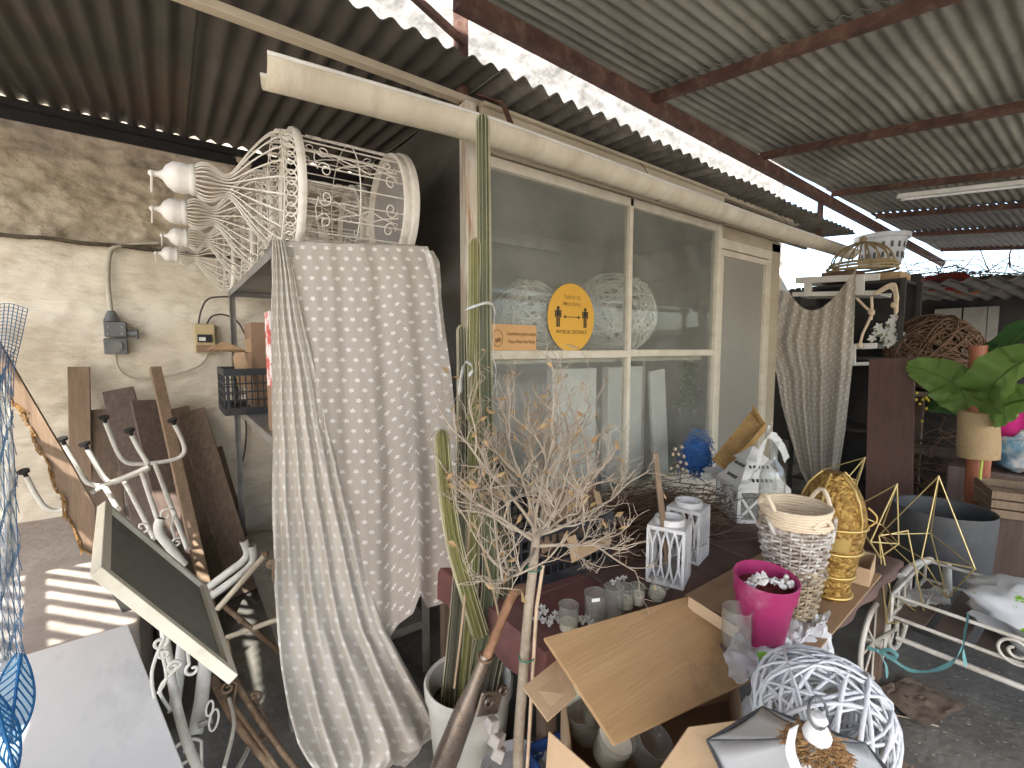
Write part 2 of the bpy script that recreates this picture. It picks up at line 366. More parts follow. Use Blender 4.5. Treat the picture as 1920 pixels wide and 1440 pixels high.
for s_ in (-1, 1):
    g = MB(); g.tube([(x, 1.85+s_*(R_+.003), gz(x)+.006) for x in xs[::3]], .008, 6); g.build('rim', m_wpl, gut, smooth=180)
g = MB(); g.beam((1.32, 2.08, 2.9), (1.4, 1.97, 2.84), .03, .008); g.beam((1.4, 1.97, 2.84), (1.42, 1.9, 2.68), .03, .008, up=(0, 1, 0)); g.build('bracket', m_rust, gut)
g = MB(); g.beam((3.75, 2.06, 2.74), (3.78, 1.9, 2.67), .02, .008); g.build('bracket', m_rust, gut)
m_wire = mat('thin_wire', (.07, .055, .045), rough=.5, bump=0)
for x in (2.55, 4.6):
    g = MB(); g.tube(smooth_path([(x, 2.05, 2.86), (x+.01, 1.98, 2.78), (x, 1.945, 2.68), (x, 1.93, 2.6), (x-.02, 1.86, 2.545), (x-.03, 1.79, 2.58)]), .0025, 5); g.build('hanging_wire', m_wire, gut)
# ================================================================== SHED (glazed front)
shed = thing('glazed_shed', 'glass-fronted cream shed with mullions and a narrow door', 'shed', (3, 2.1, 0))
m_cream = mat('cream_painted_frame', (.74, .69, .57), (.62, .56, .44), rough=.5, scale=4, bump=.1, dirt=(.42, .3, .18), dirt_amt=.5, dirt_scale=5)
m_post = mat('rust_streaked_post', (.74, .7, .62), (.6, .52, .4), rough=.55, scale=5, bump=.15, dirt=(.33, .15, .05), dirt_amt=.95, dirt_scale=3.5, stretch=(6, 6, .6))
YW = 2.1
def bar(name, x0, x1, z0, z1, y=YW, d=.05, m=m_cream, bev=.004):
    g = MB(); g.box(((x0+x1)/2, y, (z0+z1)/2), (x1-x0, d, z1-z0)); return g.build(name, m, shed, bevel=bev)
bar('corner_post', 1.24, 1.305, 0, 2.85, d=.07, m=m_post)
bar('mullion', 2.53, 2.565, .62, 2.62)
bar('corner_post', 3.635, 3.69, 0, 2.62, d=.06)
bar('rail', 1.306, 2.529, 1.545, 1.595, d=.045); bar('rail', 2.566, 3.634, 1.55, 1.6, d=.045)
bar('sill', 1.306, 3.634, .56, .62, d=.1)
bar('head_rail', 1.306, 3.634, 2.565, 2.62)
bar('lower_panel', 1.306, 3.634, 0, .56, d=.04)
# fascia boards above the gutter
bar('fascia_board', 1.32, 3.66, 2.625, 2.835, y=2.06, d=.03, m=m_beige)
bar('fascia_trim', 1.32, 3.66, 2.8355, 2.853, y=2.05, d=.06, m=m_beige)
bar('fascia_board', 3.69, 5.3, 2.625, 2.80, y=2.07, d=.03, m=m_beige)
# door
bar('door_frame', 3.691, 4.58, 2.44, 2.52); bar('door_frame', 4.53, 4.58, 0, 2.439); bar('door_frame', 4.585, 4.76, 0, 2.6, d=.04, m=m_beige)
bar('door_header', 3.691, 4.76, 2.521, 2.62, d=.04, m=m_beige)
m_door = mat('grey_door_panel', (.36, .345, .3), (.3, .285, .245), rough=.45, scale=1.5, bump=.05, dirt=(.24, .22, .18), dirt_amt=.4)
dr = bar('door', 3.72, 4.50, .02, 2.40, y=2.115, d=.03, m=m_door)
for x0, x1, z0, z1 in ((3.70, 4.525, 2.38, 2.43), (4.475, 4.525, .02, 2.379), (3.70, 3.735, .02, 2.379)):
    g = MB(); g.box(((x0+x1)/2, 2.09, (z0+z1)/2), (x1-x0, .03, z1-z0)); g.build('stile', m_cream, dr, bevel=.003)
m_pane = clear('window_pane', tint=(.93, .945, .93), dust_haze=.15, dcol=(.54, .535, .495), refl=.7)  # diffuse layer is dust and also paints in the hazy reflection on the panes
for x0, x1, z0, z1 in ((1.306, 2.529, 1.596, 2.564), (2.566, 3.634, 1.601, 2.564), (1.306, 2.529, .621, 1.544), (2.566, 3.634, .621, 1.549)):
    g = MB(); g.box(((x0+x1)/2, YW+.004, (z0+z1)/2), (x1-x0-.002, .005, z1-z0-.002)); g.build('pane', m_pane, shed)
# sides, lining, floor
m_lin = mat('grey_lining', (.74, .72, .65), (.66, .64, .57), rough=.8, scale=1.5, bump=.05)
g = MB(); g.box((1.26, 3.07, 1.45), (.03, 1.88, 2.9)); g.build('side_wall', m_brn, shed)
g = MB(); g.box((4.79, 3.07, 1.4), (.03, 1.9, 2.8)); g.build('side_wall', m_lin, shed)
g = MB(); g.box((3.03, 3.95, 1.42), (3.46, .03, 2.84)); g.build('inner_lining', m_lin, shed)
g = MB(); g.box((3.03, 3.05, .02), (3.44, 1.7, .04)); g.build('inner_floor', m_pl, shed)
g = MB(); g.box((3.03, 2.94, 2.79), (3.46, 1.62, .02)); g.build('ceiling_panel', m_lin, shed)
g = MB(); g.box((2.47, 2.48, 1.53), (2.3, .6, .03)); g.build('display_shelf', m_cream, shed)
for x in (1.5, 3.5):
    g = MB(); g.box((x, 2.7, .777), (.04, .04, 1.475)); g.build('shelf_leg', m_cream, shed)
# ================================================================== LEFT SIDE: storage rack and what lies on it
m_galv = mat('galvanised_steel', (.36, .35, .33), (.24, .23, .21), rough=.5, metal=.6, scale=8, bump=.1, dirt=(.2, .16, .12), dirt_amt=.5)
rk = thing('storage_rack', 'grey slotted-angle steel storage rack carrying the birdcages', 'rack', (.65, 2.85, 0))
X0, X1, Y0, Y1 = .33, .97, 2.0, 3.72
for x in (X0, X1):
    for y in (Y0, Y1):
        sx = 1 if x == X0 else -1; sy = 1 if y == Y0 else -1
        g = MB(); g.box((x+sx*.0015, y+sy*.02, 1.0), (.003, .04, 2.0)); g.box((x+sx*.0215, y+sy*.0015, 1.0), (.036, .003, 2.0))
        for k in range(38):
            z = .06+k*.05
            g.box((x-sx*.0005, y+sy*.02, z), (.003, .008, .022))
        g.cm = 0
        g.build('upright', m_galv, rk)
for z in (.25, 1.2, 1.985):
    g = MB(); g.box(((X0+X1)/2, (Y0+Y1)/2, z+.016), (X1-X0-.008, Y1-Y0-.008, .004))
    for x in (X0+.006, X1-.006): g.box((x, (Y0+Y1)/2, z-.004), (.003, Y1-Y0-.008, .035))
    for y in (Y0+.006, Y1-.006): g.box(((X0+X1)/2, y, z-.004), (X1-X0-.02, .003, .035))
    g.build('shelf', m_galv, rk)
# ---- birdcages, lying on their sides on the top shelf
m_cage = mat('cream_iron', (.8, .77, .7), (.68, .63, .54), rough=.5, scale=12, bump=.06, dirt=(.38, .28, .18), dirt_amt=.45, dirt_scale=14)
m_cagep = mat('white_metal_finial', (.8, .78, .74), (.66, .63, .57), rough=.35, scale=6, bump=.05, dirt=(.4, .35, .28), dirt_amt=.4)
m_cageb = mat('grey_cage_floor', (.36, .33, .31), (.3, .275, .255), rough=.6, scale=4)
def dome(z):
    return interp([(.50, .212), (.56, .207), (.61, .190), (.66, .155), (.70, .112), (.735, .068), (.755, .05), (.775, .048), (.795, .06), (.82, .074), (.845, .076), (.865, .066), (.88, .05)], z)[0]
def spiral(c, r, t0, turns, dirn, n=22):
    return [(c[0]+(r*(1-.8*i/n))*math.cos(t0+dirn*turns*2*math.pi*i/n), c[1]+(r*(1-.8*i/n))*math.sin(t0+dirn*turns*2*math.pi*i/n)) for i in range(n+1)]
def make_cage(label):
    t = thing('birdcage', label, 'birdcage', (0, 0, 0), group='birdcages lying on the storage rack')
    def B(g, nm, m, p=None, sm=60):
        for q in g.v:
            f = 1.28-.28*min(1, max(0, (q.z-.60)/.15)); q.x *= f; q.y *= f
        return g.build(nm, m, p or t, smooth=sm, local=True)
    g = MB(); g.lathe([(0, 0), (.222, 0), (.228, .006), (.228, .03), (.216, .036), (.216, .05), (.222, .055), (.222, .07), (.21, .075), (.205, .045), (0, .04)], 56); bs = B(g, 'base', m_cage, sm=35)
    g = MB(); g.lathe([(0, .0465), (.2, .0465), (.2, .0425), (0, .0425)], 40); B(g, 'floor_plate', m_cageb, bs)
    N = 24
    g = MB()
    for k in range(N):
        a = 2*math.pi*k/N; g.tube([(.208*math.cos(a), .208*math.sin(a), z) for z in (.05, .28, .53)], .0024, 5)
    B(g, 'side_bars', m_cage)
    g = MB()
    for k in range(N):
        a = 2*math.pi*k/N
        g.tube(smooth_path([(dome(z)*math.cos(a), dome(z)*math.sin(a), z) for z in (.53, .58, .63, .67, .70, .735, .755, .775, .795, .82, .845, .865, .885)], 3), .0026, 5)
    B(g, 'dome_bars', m_cage)
    g = MB(); g.lathe([(.213, .495), (.226, .497), (.229, .51), (.226, .525), (.213, .53), (.205, .512), (.213, .495)], 56); B(g, 'band', m_cage)
    g = MB(); g.lathe([(.209, .27), (.212, .272), (.209, .275)], 40); B(g, 'hoop', m_cage)
    g = MB()                                                    # pierced collar above the band
    for k in range(40):
        a0 = 2*math.pi*k/40
        for sgn in (-1, 1):
            g.tube([((.212-.006*j/6)*math.cos(a0+sgn*.11*math.sin(math.pi*j/6)), (.212-.006*j/6)*math.sin(a0+sgn*.11*math.sin(math.pi*j/6)), .53+.045*j/6) for j in range(7)], .0032, 4)
    g.tube([(.206*math.cos(a*math.pi/24), .206*math.sin(a*math.pi/24), .578) for a in range(48)], .003, 5, closed=True)
    B(g, 'pierced_collar', m_cage)
    for k in range(8):                                          # scrolls wrapped on the side
        g = MB(); a0 = 2*math.pi*(k+.5)/8; R = .2115
        def wrap(pts): return [(R*math.cos(a0+u/R), R*math.sin(a0+u/R), z) for u, z in pts]
        for s in (-1, 1):
            sp = spiral((s*.038, .42), .03, math.pi/2*(1 if s > 0 else 1), 1.25, s)
            g.tube(wrap([(0, .28), (s*.012, .34), (s*.03, .38)]), .0022, 4)
            g.tube(wrap([(0, .46)]+sp), .0025, 4)
            sp = spiral((s*.036, .135), .03, -math.pi/2, 1.25, -s)
            g.tube(wrap([(0, .28), (s*.02, .23), (0, .17), (s*.01, .1)]+sp), .0025, 4)
        B(g, 'scroll', m_cage)
    g = MB(); g.lathe([(0, .872), (.058, .872), (.064, .88), (.06, .892), (.056, .9), (.062, .925), (.058, .95), (.04, .972), (.018, .985), (.011, 1.0), (.012, 1.01), (.0, 1.012)], 32); fn = B(g, 'finial', m_cagep)
    g = MB(); g.ball((0, 0, 1.018), .013, 12, 8); B(g, 'knob', m_cagep, fn)
    g = MB(); g.tube([(.0, .013, 1.018), (.07, .016, 1.022)], .003, 5); g.tube([(.0, -.013, 1.018), (.07, -.016, 1.022)], .003, 5); B(g, 'hook', m_cage, fn)
    return t
cage = make_cage('cream birdcage at the front of the row, resting over the spotted drape')
ROT = Matrix(((0, 0, -1), (0, 1, 0), (1, 0, 0)))                 # local z -> -x, local x -> z
def cage_rot(yaw, roll):
    return (Matrix.Rotation(yaw, 3, 'Z') @ ROT @ Matrix.Rotation(roll, 3, 'Z')).to_euler()
zc0 = 2.006+.294
cage.location = (.985, 2.33, zc0); cage.rotation_euler = cage_rot(RAD(-2), RAD(180))
dup(cage, (.97, 2.89, zc0), cage_rot(RAD(-3), RAD(172)), None, 'cream birdcage second from the drape, pressed between two others')
dup(cage, (.86, 3.37, zc0-.04), cage_rot(RAD(-1), RAD(178)), .86, 'cream birdcage third from the drape, its finial beside the rear one')
dup(cage, (.76, 3.81, zc0-.08), cage_rot(RAD(2), RAD(185)), .8, 'cream birdcage at the wall end of the row')
# ---- things on the lower shelf
m_blkp = mat('black_crate_plastic', (.035, .037, .042), (.02, .021, .024), rough=.45, scale=6, dirt=(.12, .11, .1), dirt_amt=.4)
def crate(name, label, cat, loc, size, m, rotz=0, nx=6, ny=4, nzr=3, tilt=(0, 0), group=None):
    t = thing(name, label, cat, loc, (tilt[0], tilt[1], rotz), group=group); w_, d_, h = size; th = .008
    def B(g, nm): return g.build(nm, m, t, local=True)
    g = MB(); g.box((0, 0, .006), (w_-.02, d_-.02, .012)); B(g, 'bottom')
    for s in (-1, 1):
        for ax in (0, 1):
            L = w_ if ax == 0 else d_; q = (d_ if ax == 0 else w_)/2-th/2; n = nx if ax == 0 else ny
            g = MB()
            def bx(u, z, lu, lz, th=th):
                if ax == 0: g.box((u, s*q, z), (lu, th, lz))
                else: g.box((s*q, u, z), (th, lu, lz))
            e = 2*th if ax else 0
            bx(0, h-.02, L-e, .04); bx(0, .02, L-e, .04)
            for k in range(nzr): bx(0, .04+(h-.08)*(k+1)/(nzr+1), L-e-.004, .008, th*.8)
            for k in range(n*2+1):
                u = -L/2+.012+th+(L-.024-2*th)*k/(n*2); bx(u, h/2, .016 if k in (0, n*2) else .007, h-.081, th*.9)
            B(g, 'side')
    return t
crate('black_crate', 'black slatted plastic crate on the middle shelf of the storage rack', 'crate', (.43, 3.3, 1.219), (.4, .46, .27), m_blkp)
m_card = mat('cardboard', (.52, .36, .22), (.44, .3, .175), rough=.8, scale=3, bump=.08, dirt=(.34, .22, .13), dirt_amt=.5, dirt_scale=4)
m_card2 = mat('brown_cardboard', (.3, .19, .12), (.22, .14, .09), rough=.8, scale=3, bump=.08)
t = thing('cardboard_box', 'plain brown cardboard carton sitting in the black crate on the rack', 'box', (.62, 3.25, 1.232))
g = MB(); g.box((.49, 3.34, 1.5), (.2, .3, .53)); g.build('carton', m_card2, t, bevel=.003)
g = MB(); g.slab([at(388, 655, Y=3.5), at(420, 640, Y=3.3), at(462, 656, Y=3.3), at(470, 662, Y=3.5)], .004); g.slab([at(458, 635, Y=3.2), at(505, 638, Y=3.2), at(505, 662, Y=3.2), at(460, 660, Y=3.2)], .004)
g.build('flap', m_card, t)
g = MB(); g.slab([at(438, 662, Y=3.15), at(458, 660, Y=3.15), at(470, 700, Y=3.15), at(462, 728, Y=3.14), ], .003); g.slab([at(436, 668, Y=3.16), at(446, 662, Y=3.16), at(462, 728, Y=3.15), at(446, 726, Y=3.15)], .003); g.build('torn_flap', m_card, t)
m_redc = mat('red_white_carton', (.55, .08, .07), (.75, .7, .66), rough=.5, scale=9, lo=.45, hi=.5)
g = MB(); g.box(at(500, 655, Y=2.35)+Vector((.03, 0, .0)), (.05, .12, .34)); tag(g.build('red_carton', m_redc, bevel=.002), 'narrow red and white carton poking out behind the spotted drape', 'box')
g = MB(); g.box((.43, 2.35, 1.33), (.14, .22, .24)); tag(g.build('carton', m_card2, bevel=.003), 'small dark carton on the middle rack shelf below the red carton', 'box')
# ---- spotted drape
def flower_cloth(name, base, base2, spot, see, cells, tr=.25):
    m = bpy.data.materials.new(name); m.use_nodes = True; n, L = m.node_tree.nodes, m.node_tree.links
    b = n['Principled BSDF']; b.inputs['Roughness'].default_value = .85; b.inputs['Specular IOR Level'].default_value = .15; b.inputs['Sheen Weight'].default_value = .15
    uv = n.new('ShaderNodeTexCoord'); mp = n.new('ShaderNodeMapping'); mp.inputs['Scale'].default_value = (cells[0], cells[1], 1)
    L.new(uv.outputs['UV'], mp.inputs[0])
    def mth(op, a, b_=None, c=None):
        q = n.new('ShaderNodeMath'); q.operation = op
        for i, v in enumerate((a, b_, c)):
            if v is None: continue
            if isinstance(v, (int, float)): q.inputs[i].default_value = v
            else: L.new(v, q.inputs[i])
        return q.outputs[0]
    sx = n.new('ShaderNodeSeparateXYZ'); L.new(mp.outputs[0], sx.inputs[0])
    row = mth('FLOOR', sx.outputs[1]); odd = mth('MODULO', row, 2.0)
    xs_ = mth('ADD', sx.outputs[0], mth('MULTIPLY', odd, .5)); fx = mth('SUBTRACT', mth('FRACT', xs_), .5); fy = mth('SUBTRACT', mth('FRACT', sx.outputs[1]), .5)
    r = mth('SQRT', mth('ADD', mth('MULTIPLY', fx, fx), mth('MULTIPLY', fy, fy))); an = mth('ARCTAN2', fy, fx)
    cellid = mth('ADD', mth('MULTIPLY', row, 1.7), mth('FLOOR', xs_))
    pet = mth('ADD', .165, mth('MULTIPLY', .075, mth('COSINE', mth('ADD', mth('MULTIPLY', an, 5.0), cellid))))
    inside = mth('LESS_THAN', r, pet); hole = mth('GREATER_THAN', r, .035); star = mth('MULTIPLY', inside, hole)
    nz_ = n.new('ShaderNodeTexNoise'); nz_.inputs['Scale'].default_value = 5; nz_.inputs['Detail'].default_value = 6; L.new(uv.outputs['Object'], nz_.inputs[0])
    cr = n.new('ShaderNodeMixRGB'); cr.inputs[1].default_value = (*base, 1); cr.inputs[2].default_value = (*base2, 1); L.new(nz_.outputs[0], cr.inputs[0])
    mx = n.new('ShaderNodeMixRGB'); mx.inputs[2].default_value = (*spot, 1); L.new(mth('MULTIPLY', star, .92), mx.inputs[0]); L.new(cr.outputs[0], mx.inputs[1])
    L.new(mx.outputs[0], b.inputs['Base Color'])
    wv = n.new('ShaderNodeTexNoise'); wv.inputs['Scale'].default_value = 420; L.new(uv.outputs['Object'], wv.inputs[0])
    hs = mth('ADD', mth('MULTIPLY', wv.outputs[0], .35), star); bp = n.new('ShaderNodeBump'); bp.inputs['Strength'].default_value = .4; bp.inputs['Distance'].default_value = .004
    L.new(hs, bp.inputs['Height']); L.new(bp.outputs[0], b.inputs['Normal'])
    tl = n.new('ShaderNodeBsdfTranslucent'); L.new(mx.outputs[0], tl.inputs[0]); ms = n.new('ShaderNodeMixShader'); ms.inputs[0].default_value = tr
    L.new(b.outputs[0], ms.inputs[1]); L.new(tl.outputs[0], ms.inputs[2])
    if not see:
        L.new(ms.outputs[0], n['Material Output'].inputs[0]); return m
    tp = n.new('ShaderNodeBsdfTransparent'); m2 = n.new('ShaderNodeMixShader')
    L.new(mth('MULTIPLY', mth('SUBTRACT', 1.0, star), see), m2.inputs[0]); L.new(ms.outputs[0], m2.inputs[1]); L.new(tp.outputs[0], m2.inputs[2])
    L.new(m2.outputs[0], n['Material Output'].inputs[0])
    return m
m_cl1 = flower_cloth('sheer_spotted_cloth', (.52, .47, .415), (.43, .385, .335), (.86, .85, .83), .0, (13, 40))
m_cl2 = flower_cloth('doubled_spotted_cloth', (.68, .635, .565), (.58, .54, .475), (.88, .87, .84), .0, (9, 44))
drp = thing('spotted_drape', 'sheer grey-beige drape with white flower spots hanging to the floor', 'drape', (.6, 1.85, 0))
hem = [(0, 1225), (.55, 1215), (.64, 1170), (.72, 1150), (.76, 1115), (.80, 1140), (.88, 1132), (.92, 1118), (1, 1135)]
def dA(u, v):
    yb = interp(hem, u)[0]; y = 452+(yb-452)*v+10*u*(1-v)
    L_, R2 = interp([(440, 511, 796), (475, 511, 806), (520, 513, 824), (600, 515, 832), (700, 518, 846), (900, 524, 866), (1240, 530, 872)], y)
    x = L_+(R2-L_)*u
    Yd = 2.03-.19*u-.05*v
    fold = (.004+.02*v)*math.sin(2*math.pi*(u*4.2+.2*math.sin(2.2*v)+.1*nz(u*3, v*2)))+(.002+.005*v)*math.sin(2*math.pi*(u*9+.4*v))+.006*fbm(u*6, v*7, 3)
    return at(x, y, Y=Yd-fold)
g = MB(); g.grid(dA, 110, 120, uv=lambda u, v: (u, v)); o = g.build('sheer_panel', m_cl1, drp, smooth=180)
def dB(u, v):
    y = 449+(1446-449)*v
    L_, R2, Yd = interp([(440, 510, 534, 2.0), (560, 509, 560, 1.98), (650, 509, 582, 1.965), (800, 510, 618, 1.94), (950, 511, 656, 1.91), (1100, 514, 696, 1.87), (1180, 520, 722, 1.84), (1250, 526, 762, 1.79), (1330, 540, 806, 1.70), (1395, 558, 833, 1.63), (1425, 575, 826, 1.6), (1448, 592, 792, 1.585)], y)
    x = L_+(R2-L_)*u+2.5*nz(v*9, u)
    q = u*5.2+.25*math.sin(3*v)
    fold = (.006+.017*v)*math.sin(2*math.pi*q)+(.003+.005*v)*math.sin(2*math.pi*(u*9.3+v*1.4))+.016*v*fbm(u*4, v*6, 9)
    if u > .9: fold -= (u-.9)*.35*(.4+v)                        # the edge curls back
    p = at(x, y, Y=Yd-fold)
    if p.z < .004: p.z = .004+.004*abs(nz(u*20, v*20))
    return p
g = MB(); g.grid(dB, 100, 150, uv=lambda u, v: (u, v)); g.build('gathered_length', m_cl2, drp, smooth=180)
def dC(u, v):                                                   # the part lying back over the shelf top and the bunched corner
    p = at(511+u*(796-511), 452+10*u, Y=2.03-.19*u); q = p+Vector((.02*u, .22, .0)); q.z = 2.012
    r = p.lerp(q, v); r.z += .02*math.sin(math.pi*min(1, v*2))*(1-v)+.006*fbm(u*8, v*3); return r
g = MB(); g.grid(dC, 50, 12, uv=lambda u, v: (u, v*.3)); g.build('top_overlap', m_cl1, drp, smooth=180)
def dD(u, v):
    y = 470+v*165; L_, R2 = interp([(460, 792, 806), (490, 800, 824), (530, 812, 827), (575, 817, 828), (640, 822, 838)], y)
    return at(L_+(R2-L_)*u, y, Y=1.80-.05*math.sin(math.pi*u)-.015*math.sin(9*v))
g = MB(); g.grid(dD, 12, 30, uv=lambda u, v: (u*.12, v*.2)); g.build('bunched_corner', m_cl2, drp, smooth=180)
# ================================================================== LEFT WALL: electrics, boards, tubes
m_gp = mat('grey_socket_plastic', (.16, .165, .16), (.11, .115, .11), rough=.45, scale=6, bump=.06, dirt=(.28, .26, .22), dirt_amt=.4)
YF = 4.085
eb = thing('isolator_box', 'grey industrial switch box screwed to the plaster wall', 'switch box', at(214, 668, Y=YF))
def wb(x0, y0, x1, y1, d, nm, m, par, bev=.006, back=YF):
    a, b = at(x0, y0, Y=back-d), at(x1, y1, Y=back-d); c = (a+b)/2; c.y = back-d/2+.004
    g = MB(); g.box(c, (abs(b.x-a.x), d, abs(a.z-b.z))); return g.build(nm, m, par, bevel=bev)
bd = wb(193, 602, 238, 632, .085, 'upper_housing', m_gp, eb); lb = wb(193, 634, 240, 664, .075, 'lower_housing', m_gp, eb)
c = at(217, 649, Y=YF-.08); g = MB(); g.lathe([(0, -.006), (.033, -.006), (.036, 0), (.036, .014), (0, .014)], 24, Matrix.Translation(c) @ Matrix.Rotation(RAD(90), 4, 'X')); g.build('cap', m_gp, lb, smooth=40)
g = MB(); c = at(209, 594, Y=YF-.045); g.lathe([(.045, -.03), (.03, .015), (.018, .04), (0, .04)], 16, Matrix.Translation(c)); g.build('cable_gland', m_gp, eb, smooth=40)
c = at(247, 625, Y=YF-.05); g = MB(); g.tube([c-Vector((.03, 0, 0)), c+Vector((.03, 0, 0))], [.02, .024], 12); g.tube([c+Vector((.025, 0, .03)), c+Vector((.025, 0, -.035))], .012, 10); g.build('rotary_switch', m_gp, eb, smooth=50)
for xx in (203, 229):
    for yy in (613, 626):
        c = at(xx, yy, Y=YF-.083); g = MB(); g.lathe([(0, .004), (.006, .003), (.007, 0), (.006, -.004)], 10, Matrix.Translation(c) @ Matrix.Rotation(RAD(90), 4, 'X')); g.build('screw', m_galv, bd)
m_yel = mat('yellowed_plastic', (.55, .44, .24), (.46, .36, .19), rough=.5, scale=5)
fb = thing('fuse_box', 'small yellowed fuse box with a dark window on the plaster wall', 'fuse box', at(385, 661, Y=YF))
h = wb(363, 607, 405, 661, .07, 'housing', m_yel, fb)
wb(370, 627, 398, 642, .012, 'breaker_window', m_blk, h, .001, YF-.072); wb(373, 632, 386, 639, .01, 'switch', m_wpl, h, .001, YF-.085)
wb(368, 647, 405, 660, .01, 'lower_cover', m_card2, h, .001, YF-.072)
m_cab = mat('cream_cable', (.5, .46, .37), (.4, .36, .28), rough=.5, scale=9, dirt=(.25, .2, .15))
def cable(label, pts, r, m=m_cab, name='cable'):
    g = MB(); g.tube(smooth_path(pts, 8), r, 8); return tag(g.build(name, m, smooth=180), label, 'cable')
YC = 4.055
cable('thick cream cable running from under the birdcages down to the grey switch box', [at(300, 455, Y=YC), at(250, 457, Y=YC), at(216, 463, Y=YC), at(205, 478, Y=YC), at(202, 520, Y=YC), at(205, 560, Y=YC), at(209, 592, Y=YC-.01)], .014)
cable('thin cream cable sagging between the grey switch box and the fuse box', [at(217, 664, Y=YC), at(220, 685, Y=YC), at(235, 703, Y=YC), at(265, 710, Y=YC), at(320, 704, Y=YC), at(365, 690, Y=YC), at(384, 675, Y=YC), at(390, 662, Y=YC)], .007)
cable('thin brown cable arching from the fuse box top behind the rack', [at(372, 607, Y=YC), at(378, 580, Y=YC), at(392, 560, Y=YC), at(430, 556, Y=YC), at(520, 552, Y=YC)], .006, m_wire)
cable('second thin brown cable arching from the fuse box towards the carton', [at(388, 607, Y=YC), at(398, 593, Y=YC), at(420, 590, Y=YC), at(445, 603, Y=YC), at(462, 632, Y=YC)], .006, m_wire)
cable('grey cable dangling down the wall behind the rack upright', [at(455, 775, Y=YC), at(462, 800, Y=YC), at(458, 850, Y=YC), at(448, 890, Y=YC), at(446, 960, Y=YC)], .006, m_wire)
# ---- planks leaning on the wall; each: two pixels of the centre line at the top, then lower, width in metres
m_wd1 = wood('plank_brown', (.19, .135, .095), (.1, .068, .047), 2); m_wd2 = wood('plank_purple_brown', (.165, .12, .1), (.09, .064, .053), 2); m_wd3 = wood('plank_light', (.29, .205, .135), (.18, .122, .078), 2); m_wd4 = wood('plank_ochre', (.23, .16, .1), (.13, .087, .055), 2)
GR = 'planks leaning on the plaster wall'
def plank(pt, pb, w_, th, m, label, yt=4.0, yb=3.45, zb=None, roll=0):
    a = at(*pt, Y=yt); b = at(*pb, Y=yb); d = (b-a)
    if zb is not None: b = a+d*((zb-a.z)/d.z)
    up = Vector((roll, -1, 0)); g = MB(); g.beam(b, a, w_, th, up)
    o = g.build('plank', m, bevel=.004); return tag(o, label, 'plank', GR)
plank((148, 688), (152, 900), .105, .03, m_wd3, 'narrow light plank standing upright on the platform, tallest by itself', zb=.523, yb=3.9)
plank((182, 768), (196, 960), .2, .025, m_wd1, 'short wide plank with knots standing behind the purple plank', yb=3.85, zb=.523)
plank((222, 732), (300, 1060), .16, .045, m_wd2, 'purple-brown plank with rounded top leaning among the tubes', yt=3.93, yb=3.3, zb=.01)
plank((268, 756), (345, 1080), .15, .09, m_wd2, 'thick two-tone purple beam leaning next to the purple plank', yt=3.9, yb=3.25, zb=.01, roll=.35)
plank((291, 690), (372, 1050), .06, .045, m_wd3, 'thin stick-like plank that reaches highest over the beams', yt=3.88, yb=3.15, zb=.01, roll=.2)
plank((322, 768), (420, 1080), .2, .03, m_wd4, 'ochre plank leaning right of the thin stick', yt=4.02, yb=3.5, zb=.01)
plank((358, 770), (455, 1090), .17, .03, m_wd1, 'dark brown plank at the rack end of the row', yt=3.98, yb=3.4, zb=.01)
plank((236, 880), (330, 1090), .09, .03, m_wd4, 'low short plank in front of the thick beam', yt=3.75, yb=3.2, zb=.01)
plank((402, 840), (470, 1080), .1, .025, m_wd4, 'shortest plank leaning by the rack upright', yt=4.02, yb=3.6, zb=.01)
# chipped board crossing at the far left, its lower edge broken
t = thing('chipped_board', 'long brown chipboard plank with a broken splintered edge leaning diagonally', 'board', at(150, 1020, Y=2.75))
top = [(-60, 560), (0, 645), (40, 715), (90, 800), (130, 866), (178, 950)]; bot = [(-60, 690), (0, 700), (18, 752), (40, 768), (62, 815), (70, 840), (92, 868), (100, 905), (118, 935), (122, 960), (140, 995), (152, 1032), (178, 1040)]
fa = [at(x, y, Y=2.62) for x, y in top+bot[::-1]]; fbk = [p+Vector((0, .022, .004)) for p in fa]; n = len(fa)
g = MB(); g.add(fa+fbk, [tuple(range(n)), tuple(range(2*n-1, n-1, -1))]+[(i, n+i, n+(i+1) % n, (i+1) % n) for i in range(n)])
g.build('board', wood('chip_brown', (.24, .165, .11), (.15, .1, .065), 2), t)
m_spl = mat('raw_splinters', (.3, .17, .06), (.18, .095, .035), rough=.9, scale=30, bump=.6)
g = MB(); rr = random.Random(3)
pl = [at(x, y, Y=2.615) for x, y in bot]
for p, q in zip(pl, pl[1:]):
    for k in range(7):
        c = p.lerp(q, k/7)+Vector((rr.uniform(-.006, .006), rr.uniform(-.006, .01), rr.uniform(-.008, .008)))
        g.beam(c, c+(q-p).normalized()*rr.uniform(.02, .05)+Vector((rr.uniform(-.005, .005), 0, rr.uniform(-.008, .004))), .004, .005)
stuff(g.build('splinters', m_spl, t))
